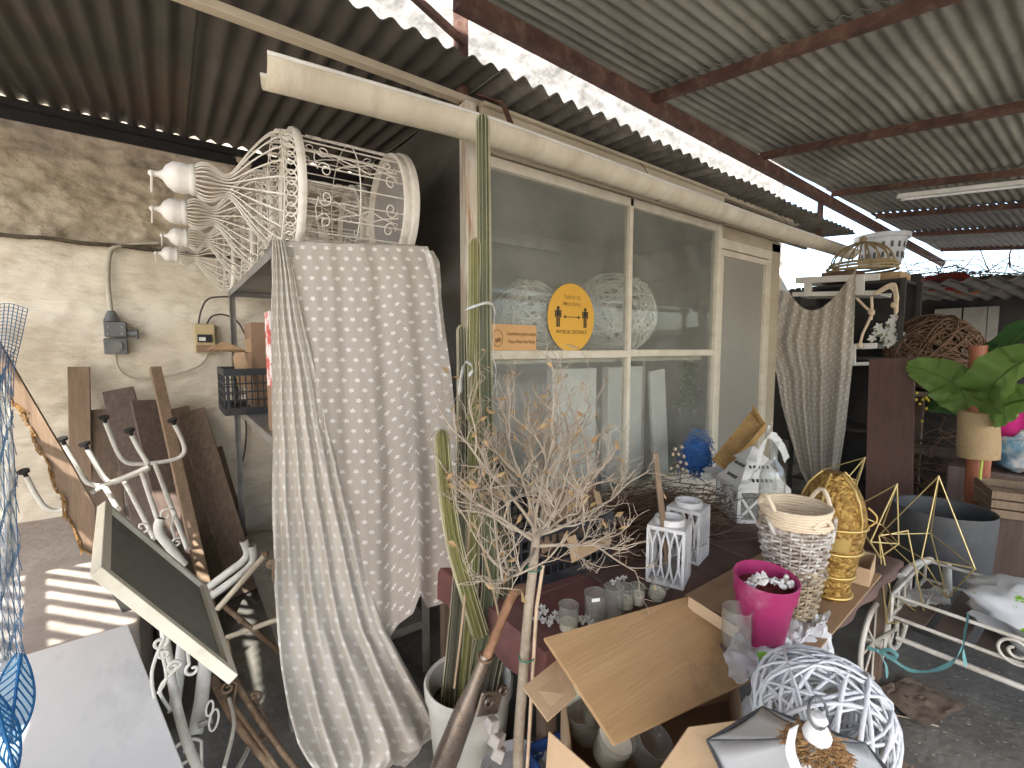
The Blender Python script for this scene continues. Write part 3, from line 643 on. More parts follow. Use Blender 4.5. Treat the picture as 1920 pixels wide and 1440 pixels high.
# ---- upturned garment-rack feet: white bent tubes with black caps
m_wtub = mat('white_tube', (.66, .65, .6), (.5, .48, .43), rough=.38, scale=8, bump=.05, dirt=(.34, .28, .2), dirt_amt=.55, dirt_scale=9)
m_cap = mat('black_rubber', (.02, .02, .02), rough=.6, bump=.05)
def foot(label, pts, Y, pole=None, caps=(0,), r=.0105):
    t = thing('garment_rack_foot', label, 'rack foot', at(*pts[len(pts)//2], Y=Y), group='upturned garment rack feet among the planks')
    P_ = smooth_path([at(x, y, Y=Y-(.02 if i in (0, len(pts)-1) else 0)) for i, (x, y) in enumerate(pts)], 7)
    g = MB(); g.tube(P_, r, 12); g.build('bent_tube', m_wtub, t, smooth=50)
    for c in caps:
        p, q = (P_[0], P_[1]) if c == 0 else (P_[-1], P_[-2]); d = (p-q).normalized()
        g = MB(); g.tube([p-d*.004, p+d*.018, p+d*.02, p+d*.032], [r*.8, r*.8, r*1.9, r*2.0], 12); g.build('cap', m_cap, t, smooth=40)
    if pole:
        a = at(*pole[0], Y=Y); b = at(*pole[1], Y=Y-(pole[2] if len(pole) > 2 else .5))
        if b.z < .02: b = a+(b-a)*((.02-a.z)/(b.z-a.z))
        g = MB(); g.tube([a, b], r, 12); g.build('pole', m_wtub, t, smooth=50)
    return t
foot('white bent tube foot ending at two black caps on the beams', [(198, 792), (207, 815), (222, 850), (236, 866), (255, 870), (290, 868), (325, 862), (340, 855), (346, 843), (340, 822), (327, 796)], 2.95, ((290, 869), (352, 1030), .5), caps=(0, 1))
foot('white bent tube foot with one black cap over the light plank', [(121, 833), (138, 865), (158, 898), (172, 908), (190, 910), (230, 899), (272, 883)], 2.85, ((232, 899), (290, 1010), .4))
foot('white bent tube foot crossing behind, capped over the purple plank', [(247, 816), (262, 845), (276, 868), (276, 880), (262, 886), (215, 904), (200, 900), (188, 884), (164, 842)], 2.78, ((265, 884), (305, 1000), .45), caps=(0, 1))
foot('stubby white tube end with no cap beside the cream frame', [(172, 924), (200, 908), (240, 892), (280, 874)], 2.7, ((196, 912), (222, 955), .2), caps=())
foot('white hooked tube foot standing alone left of the chipboard plank', [(49, 893), (62, 918), (78, 944), (92, 955), (110, 957), (140, 950)], 2.95)
# ---- framed dark panel
fr = thing('framed_panel', 'dark chalkboard-like panel in a deep cream wooden frame, tilted on its side', 'panel', at(300, 1260, Z=.55))
A, B_, C_, D_ = para([(198, 938), (389, 1098), (447, 1266), (190, 1063)], 1.62)
nrm = (B_-A).cross(D_-A).normalized()
if nrm.dot(EYE-A) < 0: nrm = -nrm
def fpt(u, v, o=0): return A+(B_-A)*u+(D_-A)*v+nrm*o
W_, H_ = (B_-A).length, (D_-A).length; fu, fv = .03/W_, .03/H_
m_crm = mat('cream_frame_paint', (.74, .70, .58), (.66, .61, .48), rough=.5, scale=5, dirt=(.42, .36, .26), dirt_amt=.5, dirt_scale=8)
m_cb = mat('dusty_chalkboard', (.24, .24, .205), (.18, .18, .152), rough=.7, scale=2.5, bump=.03, dirt=(.1, .1, .09), dirt_amt=.7, dirt_scale=5)
for q in ([(0, 0), (1, 0), (1-fu, fv), (fu, fv)], [(1, 0), (1, 1), (1-fu, 1-fv), (1-fu, fv)], [(1, 1), (0, 1), (fu, 1-fv), (1-fu, 1-fv)], [(0, 1), (0, 0), (fu, fv), (fu, 1-fv)]):
    c = [fpt(u, v) for u, v in q]
    if (c[1]-c[0]).cross(c[3]-c[0]).dot(nrm) < 0: c = c[::-1]
    g = MB(); g.slab(c, .03); g.build('frame_rail', m_crm, fr, bevel=.002)
c = [fpt(fu*.9, fv*.9, -.014), fpt(1-fu*.9, fv*.9, -.014), fpt(1-fu*.9, 1-fv*.9, -.014), fpt(fu*.9, 1-fv*.9, -.014)]
if (c[1]-c[0]).cross(c[3]-c[0]).dot(nrm) < 0: c = c[::-1]
g = MB(); g.slab(c, .006); g.build('board', m_cb, fr)
# ---- marble slab lying on the platform edge and a trestle
m_marb = mat('white_marble', (.8, .8, .79), (.68, .69, .69), rough=.35, scale=1.6, detail=9, bump=.03, dirt=(.44, .45, .46), dirt_amt=.7, dirt_scale=2.2, stretch=(1.6, .6, 1), spec=.4)
mc = [at(345, 1440, Z=.56)+Vector((.03, -.16, 0)), at(240, 1170, Z=.56), at(50, 1228, Z=.56)+Vector((-.35, -.02, 0)), Vector((-.75, 1.25, .56))]
t = thing('marble_slab', 'white veined marble slab lying at the platform edge', 'slab', (-.3, 1.8, 0))
g = MB(); g.slab(mc, .03); g.build('slab', m_marb, t, bevel=.003)
g = MB(); g.box((-.42, 1.62, .263), (.5, .3, .526)); g.build('block_support', m_pl, t)
# dark broken sheet under the cream frame
g = MB(); c = [at(205, 1105, Y=2.42), at(262, 1150, Y=2.42), at(262, 1195, Y=2.42), at(254, 1190, Y=2.42)]; g.slab(c, .004)
tag(g.build('dark_sheet_scrap', m_dark), 'dark triangular scrap of sheet under the cream frame', 'scrap')
# ---- tangle of pipes and wrought iron between the slab and the drape
GP = 'loose white pipes between the slab and the drape'
m_rusty = mat('rusty_iron', (.24, .16, .095), (.13, .08, .05), rough=.65, metal=.3, scale=14, bump=.3, dirt=(.42, .36, .27), dirt_amt=.5, dirt_scale=16)
m_inner = mat('pipe_inside', (.1, .07, .05), rough=.9, bump=.1)
def pipe(name, label, pts, r, m, group=None, cat='pipe', hollow=True, k=6):
    t = thing(name, label, cat, pts[-1], group=group)
    g = MB(); P_ = smooth_path(pts, k); g.tube(P_, r, 14); g.build('pipe', m, t, smooth=50)
    if hollow:
        d = (P_[-1]-P_[-2]).normalized(); g = MB(); g.disc(P_[-1]+d*.0015, r*.8, 16, d); g.build('open_end', m_inner, t)
    return t
YP = 1.75
pipe('white_pipe', 'white pipe with an open end pointing down beside the slab', [at(345, 1180, Y=1.95), at(336, 1260, Y=1.86), at(326, 1335, Y=1.78)], .017, m_wtub, GP)
pipe('white_pipe', 'thick white pipe with a rusty open end next to the small buckle', [at(386, 1230, Y=1.85), at(378, 1310, Y=1.76), at(366, 1378, Y=1.7)], .021, m_wtub, GP)
pipe('white_pipe', 'white pipe running down under the slab corner', [at(300, 1130, Y=2.0), at(325, 1290, Y=1.75), at(350, 1390, Y=1.62), at(390, 1480, Y=1.5)], .013, m_wtub, GP)
pipe('white_pipe', 'bent white pipe elbow jutting out above the cream frame', [at(380, 1110, Y=2.2), at(430, 1072, Y=2.2), at(456, 1052, Y=2.2), at(464, 1036, Y=2.2), at(457, 1014, Y=2.2)], .016, m_wtub, GP)
pipe('white_pipe', 'lower bent white pipe elbow jutting out above the cream frame', [at(390, 1122, Y=2.15), at(440, 1086, Y=2.15), at(468, 1062, Y=2.15), at(476, 1046, Y=2.15), at(472, 1024, Y=2.15)], .015, m_wtub, GP)
pipe('white_pipe', 'curved white pipe rising behind the top corner of the cream frame', [at(345, 1060, Y=2.3), at(318, 1025, Y=2.3), at(300, 1002, Y=2.3), at(297, 985, Y=2.3), at(302, 972, Y=2.3)], .017, m_wtub, GP)
def scrolls(name, label, lst, Y, r, m, cat='ironwork'):
    t = thing(name, label, cat, at(lst[0][0], lst[0][1], Y=Y))
    for cx, cy, rad, t0, turns, sgn, tail in lst:
        c = at(cx, cy, Y=Y); R = px(rad, c)
        pts = [Vector((c.x+x, Y, c.z+z)) for x, z in spiral((0, 0), R, t0, turns, sgn, 26)][::-1]
        if tail: pts += smooth_path([pts[-1]]+[at(x, y, Y=Y) for x, y in tail], 5)[1:]
        g = MB(); g.tube(pts, r, 7); g.build('scroll', m, t, smooth=60)
    return t
scrolls('iron_scrollwork', 'white wrought-iron scrolls curling up behind the cream frame', [(312, 965, 13, 0, 1.1, 1, [(322, 985), (328, 1010)]), (332, 1017, 9, 1, 1.2, 1, None), (268, 992, 11, 2, 1.0, -1, [(262, 1010)])], 2.4, .0045, m_wtub)
scrolls('iron_scrollwork', 'white wrought-iron scrolls tangled below the cream frame', [(325, 1250, 12, 0, 1.3, 1, [(300, 1290), (318, 1330)]), (362, 1255, 13, 2, 1.0, 1, [(352, 1220)]), (300, 1205, 14, 1, 1.2, -1, [(285, 1260), (292, 1320)]), (345, 1415, 30, .4, 1.2, 1, [(378, 1440)]), (308, 1225, 10, 2, 1.3, 1, [(312, 1270), (296, 1300)])], 1.68, .005, m_wtub)
scrolls('iron_scrollwork', 'rusty wrought-iron bed frame with curls beside the drape', [(428, 1290, 14, 0, 1.4, 1, [(440, 1330), (470, 1390), (500, 1440)]), (478, 1310, 13, 2, 1.2, -1, [(500, 1350), (516, 1400)]), (420, 1210, 10, 1, 1.1, 1, [(440, 1260)]), (497, 1378, 12, 0, 1.3, 1, [(480, 1400)]), (508, 1058, 8, 1, 1.4, 1, [(512, 1090)])], 1.78, .005, m_rusty)
for i, (lab, a, b, r) in enumerate((('thick rusty bar slanting down to the floor beside the drape', (398, 1270), (530, 1460), .014), ('second rusty bar slanting closely above the thick one', (440, 1275), (560, 1450), .011), ('slim rusty bar slanting behind the other two', (420, 1300), (540, 1470), .008), ('pale slim rod rising from the floor by the rusty bars', (475, 1380), (430, 1470), .008), ('bluish slim rod curving below the cream frame', (430, 1310), (420, 1440), .006))):
    g = MB(); p, q = at(*a, Y=1.86-.02*i), at(*b, Y=1.62-.03*i); q = p+(q-p)*min(1, (p.z-.01)/max(.01, p.z-q.z)); m_ = p.lerp(q, .5)+Vector((.01*(i-2), 0, .008))
    g.tube(smooth_path([p, m_, q], 5), r, 9); tag(g.build('metal_rod', m_rusty if i < 3 else m_wtub, smooth=60), lab, 'rod')
t = thing('folding_stand', 'worn beige crossed legs of a folding stand right of the cream frame', 'stand', at(430, 1190, Y=2.1))
for a, b in (((408, 1142), (496, 1042)), ((420, 1136), (530, 1226)), ((424, 1196), (530, 1158))):
    g = MB(); g.tube([at(*a, Y=2.12), at(*b, Y=2.06)], .011, 8); g.build('leg', m_beige if a[1] > 1140 else m_rusty, t, smooth=60)
g = MB(); g.ball(at(497, 1040, Y=2.07), .016, 10, 8); g.build('hinge', m_rusty, t, smooth=60)
# small metal buckle
t = thing('metal_buckle', 'small white metal buckle with two rings by the thick pipe', 'buckle', at(390, 1350, Y=1.66))
for cx, cy, w_, h_ in ((401, 1350, 9, 20), (393, 1328, 7, 14)):
    c = at(cx, cy, Y=1.66); rw, rh = px(w_, c), px(h_, c)
    g = MB(); g.tube([c+Vector((rw*math.cos(k*math.pi/10)*.8+.15*rh*math.sin(k*math.pi/10), 0, rh*math.sin(k*math.pi/10))) for k in range(20)], .0035, 6, closed=True); g.build('ring', m_wpl, t, smooth=60)
g = MB(); g.box(at(385, 1355, Y=1.665), (.04, .012, .018)); g.build('clasp', m_galv, t, bevel=.003)
# ---- blue netting hanging at the far left
m_net = mat('blue_netting', (.09, .2, .33), (.05, .11, .2), rough=.55, scale=10, bump=0)
m_net2 = mat('bright_blue_lace', (.03, .2, .45), (.02, .13, .33), rough=.6, scale=10, bump=0, trans=.3)
nt_ = thing('netting', 'dark blue mesh netting bunched and hanging at the far left', 'netting', at(10, 1200, Y=1.5))
tabn = [(575, -70, 52, 1.55), (640, -60, 38, 1.55), (690, -48, 26, 1.53), (760, -45, 24, 1.5), (860, -40, 32, 1.47), (960, -42, 36, 1.45), (1080, -40, 42, 1.43), (1180, -36, 45, 1.4), (1240, -30, 48, 1.38)]
def net(u, v):
    y = 575+(1240-575)*v; a, b, Yn = interp(tabn, y)
    return at(a+(b-a)*u, y+6*math.sin(u*7), Y=Yn-.03*math.sin(u*9+v*6)*min(1, v*4))
g = MB()
for i in range(15): g.tube([net(i/14, j/60) for j in range(61 if i % 2 else 16)], .001, 3)
for j in range(16): g.tube([net(i/14, j/100) for i in range(15)], .001, 3)
for j in range(30): g.tube([net(i/14, min(1, .16+j/34+.05*math.sin(i*.8+j))) for i in range(15)], .0009, 3)
stuff(g.build('mesh', m_net, nt_))
m_film = clear('plastic_film', tint=(.9, .94, .97), dust_haze=.4, dcol=(.72, .8, .86), rough=.18, refl=1.8, dscale=30)
def film(u, v):
    y = 700+(1260-700)*v; a, b, Yn = interp(tabn, y)
    return at(a+(b-a-6)*u, y, Y=Yn+.02-.03*fbm(u*5, v*22, 2)-.02*math.sin(u*13+v*9))
g = MB(); g.grid(film, 24, 90); tag(g.build('plastic_film', m_film, smooth=180), 'crinkled clear plastic film hanging with the blue netting', 'plastic film')
def lace_leaf(cx, cy, L, wd, ang, Y, label):
    t = thing('lace_leaf', label, 'leaf', at(cx, cy, Y=Y), group='blue lace leaves at the far left')
    ca, sa = math.cos(ang), math.sin(ang)
    def lp(s, w2): # s along 0..1, w2 across -1..1
        ww = wd*math.sin(math.pi*min(1, s*.92+.04))**.8*w2; x = cx+ca*(s-.5)*L-sa*ww; y = cy+sa*(s-.5)*L+ca*ww
        return at(x, y, Y=Y+.01*math.sin(4*s)+.012*w2*w2)
    g = MB(); g.tube([lp(k/12, 0) for k in range(13)], .0028, 5); g.build('midrib', m_net2, t)
    g = MB()
    for sgn in (-1, 1):
        g.tube([lp(k/20, sgn) for k in range(21)], .0022, 4)
        for k in range(9):
            s0 = .06+k*.1; g.tube([lp(min(1, s0+.22*q/5), sgn*q/5) for q in range(6)], .0015, 4)
    g.build('veins', m_net2, t)
    g = MB(); g.grid(lambda u, v: lp(.02+.96*v, 2*u-1), 6, 16); g.build('gauze', clear('blue_gauze', tint=(.55, .72, .85), dust_haze=.25, dcol=(.25, .45, .62), refl=.2), t, smooth=180)
    return t
lace_leaf(28, 1310, 170, 36, RAD(97), 1.3, 'blue lace leaf hanging over the marble slab')
lace_leaf(8, 1372, 150, 28, RAD(75), 1.27, 'second blue lace leaf hanging lower at the netting end')
# ================================================================== MIDDLE: potted cacti, dead shrub, low table and its clutter
ZT = .6
m_pot = mat('white_plastic_pot', (.62, .6, .55), (.5, .48, .43), rough=.5, scale=4, bump=.08, dirt=(.3, .26, .2), dirt_amt=.6, dirt_scale=4)
m_soil = mat('dry_soil', (.09, .07, .05), (.05, .04, .03), rough=.95, scale=20, bump=.8)
PC = Vector((.86, 1.44, 0))
pt = thing('plant_pot', 'large white plastic plant pot holding the tall cacti', 'pot', PC)
g = MB(); g.lathe([(0, 0), (.125, 0), (.135, .02), (.158, .29), (.168, .3), (.17, .34), (.162, .348), (.152, .34), (.146, .27), (.13, .1), (0, .1)], 48, Matrix.Translation(PC)); g.build('pot', m_pot, pt, smooth=35)
g = MB(); g.lathe([(0, .25), (.08, .252), (.146, .245)], 24, Matrix.Translation(PC)); g.build('soil', m_soil, pt, smooth=180)
def cactus_mat(name, c1, c2):
    m = mat(name, c1, c2, rough=.6, scale=5, bump=.1, dirt=(.13, .11, .05), dirt_amt=.35, dirt_scale=5); return m
m_ca1 = cactus_mat('cactus_grey_green', (.095, .105, .055), (.06, .068, .036)); m_ca2 = cactus_mat('cactus_olive', (.16, .155, .042), (.1, .1, .03)); m_ca3 = cactus_mat('cactus_dark', (.06, .055, .03), (.035, .033, .02))
m_spine = mat('cactus_spines', (.62, .58, .4), rough=.8, bump=0)
def cactus(label, pts, m, w_top, w_bot, ribs=11, n=44):
    t = thing('cactus_stem', label, 'cactus', pts[0], group='column cacti in the white pot')
    P_ = smooth_path(pts, 10); N = len(P_); rings = ribs*4; vs = []; sp = MB(); prev = Vector((1, 0, 0))
    rad = []
    L = [0]
    for i in range(1, N): L.append(L[-1]+(P_[i]-P_[i-1]).length)
    for i, p in enumerate(P_):
        s = L[i]/L[-1]; r = w_bot+(w_top-w_bot)*s; e = L[-1]-L[i]
        if e < r*1.6: r *= math.sqrt(max(0.02, 1-(1-e/(r*1.6))**2))
        rad.append(r)
        d = (P_[min(i+1, N-1)]-P_[max(i-1, 0)]).normalized(); ex = (prev-d*prev.dot(d)).normalized(); prev = ex; ey = d.cross(ex)
        for k in range(rings):
            a = 2*math.pi*k/rings; q = r*(1+.075*math.cos(ribs*a)); vs.append(p+(ex*math.cos(a)+ey*math.sin(a))*q)
            if k % 4 == 0 and i < N-1:
                for h in (0, .5):
                    o = p.lerp(P_[min(i+1, N-1)], h)+(ex*math.cos(a)+ey*math.sin(a))*(r*1.08)
                    sp.add([o+ex*.003, o-ex*.003, o+(ex*math.cos(a)+ey*math.sin(a))*.006+d*.002], [(0, 1, 2)]); sp.add([o+d*.003, o-d*.003, o+(ex*math.cos(a)+ey*math.sin(a))*.005-d*.002], [(0, 1, 2)])
    g = MB(); g.add(vs, [(i*rings+k, i*rings+(k+1) % rings, (i+1)*rings+(k+1) % rings, (i+1)*rings+k) for i in range(N-1) for k in range(rings)]+[tuple(range((N-1)*rings, N*rings))])
    g.build('stem', m, t, smooth=180); stuff(sp.build('spines', m_spine, t)); return t
def dense(l, k=4): return smooth_path(l, k)
cactus('tallest grey-green column cactus passing in front of the gutter', dense([PC+Vector((.03, .01, .24)), at(918, 1110, Y=1.46), at(914, 900, Y=1.47), at(908, 650, Y=1.48), at(907, 420, Y=1.49), at(905, 214, Y=1.49)]), m_ca1, .021, .03)
cactus('second tallest yellow-tipped cactus beside the tallest one', dense([PC+Vector((-.03, .03, .24)), at(882, 1100, Y=1.5), at(886, 900, Y=1.5), at(888, 700, Y=1.5), at(890, 560, Y=1.5), at(890, 447, Y=1.5)]), m_ca2, .021, .03)
cactus('short-topped dark cactus tight against the drape', dense([PC+Vector((-.06, .04, .24)), at(866, 1050, Y=1.52), at(868, 850, Y=1.52), at(868, 720, Y=1.52), at(866, 610, Y=1.52)]), m_ca3, .016, .032)
cactus('thick dark cactus stem standing at the pot centre', dense([PC+Vector((.06, -.02, .24)), at(945, 1120, Y=1.47), at(938, 980, Y=1.48), at(932, 860, Y=1.5)]), m_ca3, .03, .035)
cactus('curved olive cactus arm leaning out over the drape hem', dense([at(900, 1185, Y=1.42), at(876, 1105, Y=1.38), at(856, 1035, Y=1.36), at(842, 960, Y=1.35), at(833, 880, Y=1.35), at(828, 806, Y=1.35)]), m_ca2, .02, .027)
m_rib = mat('white_ribbon', (.78, .77, .74), (.66, .65, .62), rough=.55, scale=6, bump=.05, trans=.2)
def ribbon(label, pts, w_, up=(0, 0, 1), tw=0):
    P_ = smooth_path(pts, 8); g = MB(); N = len(P_); vs = []
    for i, p in enumerate(P_):
        u = Matrix.Rotation(tw*i/N, 3, 'Z') @ Vector(up)
        for s in (-.5, .5): vs.append(p+u*w_*s+Vector((0, -.002*math.sin(i), 0)))
    g.add(vs, [(2*i, 2*i+1, 2*i+3, 2*i+2) for i in range(N-1)])
    o = g.build('ribbon', m_rib, smooth=180); s = o.modifiers.new('thick', 'SOLIDIFY'); s.thickness = .0015
    return tag(o, label, 'ribbon')
ribbon('white ribbon tied round the cacti below the yellow signs', [at(874, 580, Y=1.45), at(890, 574, Y=1.41), at(915, 568, Y=1.42), at(926, 578, Y=1.45), at(926, 610, Y=1.46), at(924, 660, Y=1.46), at(930, 700, Y=1.46), at(922, 738, Y=1.46)], .014, (.5, 0, .8), 1.2)
ribbon('twisted white ribbon end with dry leaves on the cacti', [at(862, 740, Y=1.44), at(866, 700, Y=1.43), at(874, 678, Y=1.42), at(886, 690, Y=1.43), at(878, 705, Y=1.44)], .022, (.8, 0, .5), 1.5)
m_stick = wood('thin_cane', (.42, .31, .2), (.28, .2, .125), 2)
for lab, a, b in (('thin brown cane standing in the pot left of the cacti', (880, 980), (852, 1290)), ('thin brown cane standing in the pot under the rusty pole', (900, 1010), (952, 1250))):
    g = MB(); g.tube(smooth_path([at(*b, Y=1.36), at((a[0]+b[0])/2+4, (a[1]+b[1])/2, Y=1.37), at(*a, Y=1.38)], 5), .005, 7); tag(g.build('cane', m_stick, smooth=60), lab, 'cane')
# ---- dead shrub
m_bark = mat('grey_dead_bark', (.4, .33, .25), (.25, .2, .145), rough=.85, scale=22, bump=.3); m_twig = mat('pale_dead_twig', (.47, .395, .31), (.32, .26, .195), rough=.85, scale=14, bump=.1); m_dleaf = mat('dry_leaf', (.5, .35, .18), (.33, .21, .1), rough=.8, scale=20, bump=.1, trans=.25)
YS = 1.12
base = at(972, 1440, Y=YS); base.z = 0; fork = at(1004, 1022, Y=YS)
sh = thing('dead_shrub', 'leafless dead standard shrub with a pale twiggy crown', 'shrub', base)
g = MB(); tr = smooth_path([base, at(972, 1400, Y=YS), at(980, 1280, Y=YS), at(990, 1150, Y=YS), fork, fork+Vector((.0, 0, .06))], 6); g.tube(tr, [.019-.005*i/(len(tr)-1) for i in range(len(tr))], 12); g.build('trunk', m_bark, sh, smooth=180)
rr = random.Random(12); gb = MB(); gl = MB(); tips = []
def leaf(p, L=.03):
    d = Vector((rr.uniform(-1, 1), rr.uniform(-1, 1), rr.uniform(-1.2, .6))).normalized(); s = d.cross(Vector((rr.uniform(-1, 1), rr.uniform(-1, 1), rr.uniform(-1, 1)))).normalized()*L*.22; nn = d.cross(s).normalized()*L*.1
    gl.add([p, p+d*L*.5+s+nn, p+d*L, p+d*L*.5-s+nn], [(0, 1, 2), (0, 2, 3)])
def branch(p, d, L, r, lv):
    n = 5; pts = [p]; q = p.copy(); dd = d.copy()
    for i in range(n):
        dd = (dd+Vector((rr.uniform(-.3, .3), rr.uniform(-.3, .3), rr.uniform(-.18, .22)))*(1.0 if lv else .6)+Vector((0, 0, .035))).normalized(); q = q+dd*L/n; pts.append(q.copy())
    gb.tube(smooth_path(pts, 2), [r*(1-.5*i/(2*n)) for i in range(2*n+1)], 5 if lv < 2 else 4)
    if lv < 3:
        for k in range((6, 4, 4)[lv]):
            i = rr.randint(2 if lv == 0 else 1, n); ang = Vector((rr.uniform(-1, 1), rr.uniform(-1, 1), rr.uniform(-.4, .9)))
            branch(pts[i], (dd*.8+ang*.85).normalized(), L*rr.uniform(.42, .66), r*.56, lv+1)
    else: tips.append(q)
for k in range(13):
    a = 2*math.pi*k/13+rr.uniform(-.2, .2); el = (.05, .5, .95, 1.3)[k % 4]
    d = Vector((math.cos(a)*math.cos(el), math.sin(a)*math.cos(el), math.sin(el)))
    branch(fork+Vector((0, 0, rr.uniform(-.02, .06))), d, rr.uniform(.24, .36), .0068, 0)
gb.build('branches', m_twig, sh, smooth=180)
cc = fork+Vector((0, 0, .2))
for q in tips:
    if rr.random() < .2*(1.3 if q.x < cc.x+.05 else .6): leaf(q, rr.uniform(.016, .042))
stuff(gl.build('dry_leaves', m_dleaf, sh))
g = MB(); g.tube([at(985, 1440, Y=YS-.03)-Vector((0, 0, .12)), at(1006, 1140, Y=YS-.03), at(1018, 1060, Y=YS-.02)], .006, 8); g.build('stake', mat('pale_stake', (.62, .47, .33), (.45, .32, .21), scale=9), sh, smooth=60)
m_gt = mat('green_tie', (.03, .2, .12), rough=.5, bump=0)
for y in (1065, 1232):
    c = at(1001 if y < 1100 else 988, y, Y=YS-.012); g = MB(); g.tube([c+Vector((.026*math.cos(k*.63), .026*math.sin(k*.63), .002*math.sin(k))) for k in range(10)], .0022, 5, closed=True); g.build('tie', m_gt, sh)
g = MB(); g.lathe([(0, 0), (.1, 0), (.12, .2), (.13, .21), (.122, .22), (.11, .19), (0, .18)], 32, Matrix.Translation(base)); g.build('pot', mat('grey_pot', (.4, .4, .4), (.3, .3, .3), rough=.6), sh, smooth=35)
# ---- rusty parasol pole leaning beside the pot
po = thing('parasol_pole', 'rusty bent steel pipe in a thick shiny brown sleeve with clamp', 'pole', at(800, 1440, Y=1.22))
m_rpipe = mat('rust_pipe', (.3, .16, .085), (.16, .075, .04), rough=.75, scale=12, bump=.4, dirt=(.42, .27, .17), dirt_amt=.5, dirt_scale=18)
m_slv = mat('brown_steel_sleeve', (.3, .25, .21), (.18, .14, .11), rough=.28, metal=.75, scale=6, bump=.08, dirt=(.2, .12, .07), dirt_amt=.6, dirt_scale=8)
g = MB(); g.tube(smooth_path([at(985, 1102, Y=1.24), at(968, 1108, Y=1.2), at(955, 1128, Y=1.19), at(915, 1225, Y=1.19), at(898, 1262, Y=1.2)], 6), .0155, 14); g.build('pipe', m_rpipe, po, smooth=180)
a, b = at(912, 1228, Y=1.195), at(838, 1420, Y=1.24); b = a+(b-a)*((a.z-.01)/(a.z-b.z)); d = b-a
g = MB(); g.tube([a, a+d*.02, a+d*.16, a+d*.3, a+d*.5, a+d*.75, b], [.02, .022, .024, .036, .04, .041, .041], 20); g.build('sleeve', m_slv, po, smooth=60)
g = MB(); g.tube([a+d*.01+Vector((.024*math.cos(k*.5), .024*math.sin(k*.5), .004*math.sin(k*.5))) for k in range(13)], .004, 6, closed=True); g.build('collar', m_rusty, po, smooth=60)
c = at(918, 1318, Y=1.17); g = MB(); g.box(c, (.09, .012, .075), (0, RAD(20), 0)); cl = g.build('clamp_plate', m_slv, po, bevel=.008)
for dx, dz in ((-.01, .015), (.045, .028)):
    g = MB(); g.tube([c+Vector((dx+.014*math.cos(k*.524), -.012, dz+.014*math.sin(k*.524))) for k in range(12)], .005, 6, closed=True); g.build('eye', m_slv, cl, smooth=60)
GC = 'chain of grey concrete weights'
for i, (x, y) in enumerate(((922, 1358), (932, 1385), (935, 1412))):
    c = at(x, y, Y=1.12-.01*i); g = MB(); g.box(c, (.04+.012*(i % 2), .04, .036), (.2*i, .3, .4*i), .85); tag(g.build('concrete_weight', mat('grey_weight', (.42, .38, .34), (.3, .27, .24), scale=12, bump=.4), bevel=.005), ('grey faceted weight just below the pole clamp', 'grey faceted weight in the middle of the little stack', 'grey faceted weight lowest in the little stack')[i], 'weight', GC)
g = MB(); g.ball((.87, 1.13, .09), .1, 20, 12, (1, .8, .85)); tag(g.build('clay_ball', mat('terracotta', (.33, .12, .07), (.22, .08, .05), scale=6), smooth=180), 'rounded red clay pot lying behind the grey weights', 'clay pot')
# ---- low table with red cloth
tb = thing('low_table', 'low table under a dull red cloth holding jars and the black crate', 'table', (1.2, 1.5, 0))
m_red = mat('dull_red_cloth', (.21, .09, .08), (.13, .055, .05), rough=.85, scale=5, bump=.2, dirt=(.2, .13, .12), dirt_amt=.5)
def low_table(t, TX0, TX1, TY0, TY1, mc, drop):
    g = MB(); g.box(((TX0+TX1)/2, (TY0+TY1)/2, ZT-.026), (TX1-TX0, TY1-TY0, .04)); g.build('table_top', m_wd1, t)
    def clth(u, v):
        x = TX0+(TX1-TX0)*min(1, max(0, (u-.1)/.8)); y = TY0+(TY1-TY0)*min(1, max(0, (v-.1)/.8))
        ou = max(0, .1-u, u-.9)/.1; ov = max(0, .1-v, v-.9)/.1; dr_ = max(ou, ov)
        sx = -1 if u < .1 else 1 if u > .9 else 0; sy = -1 if v < .1 else 1 if v > .9 else 0
        w_ = .008+.014*dr_*(.6+.6*math.sin(x*23+y*19))
        return Vector((x+sx*w_*(ou > 0), y+sy*w_*(ov > 0), ZT-.001-drop*dr_*(1+.15*nz(x*5, y*5))))
    g = MB(); g.grid(clth, 60, 60); g.build('cloth', mc, t, smooth=50)
    for x in (TX0+.06, TX1-.06):
        for y in (TY0+.06, TY1-.06):
            g = MB(); g.box((x, y, (ZT-.047)/2), (.05, .05, ZT-.047)); g.build('leg', m_wd1, t)
low_table(tb, .95, 1.43, 1.1, 1.95, m_red, .15)
tb2 = thing('low_table', 'second low table under dark brown cloth, carrying the hardboard and baskets', 'table', (2.1, 1.25, 0))
low_table(tb2, 1.455, 2.75, .6, 1.95, mat('dark_brown_cloth', (.15, .095, .075), (.09, .055, .045), rough=.85, scale=5, bump=.2), .03)
m_hb = wood('hardboard', (.36, .235, .135), (.28, .175, .1), 0, dirt=(.2, .13, .08), dirt_amt=.5, dirt_scale=9)
hbc = [Vector((1.6, .555, ZT+.012)), Vector((2.47, .6, ZT+.012)), Vector((2.5, 1.02, ZT+.012)), Vector((1.62, 1.02, ZT+.012))]
g = MB(); g.slab(hbc, .009); tag(g.build('hardboard_sheet', m_hb, bevel=.002), 'flat brown hardboard sheet on the table under the wicker baskets', 'board')
ZH = ZT+.013
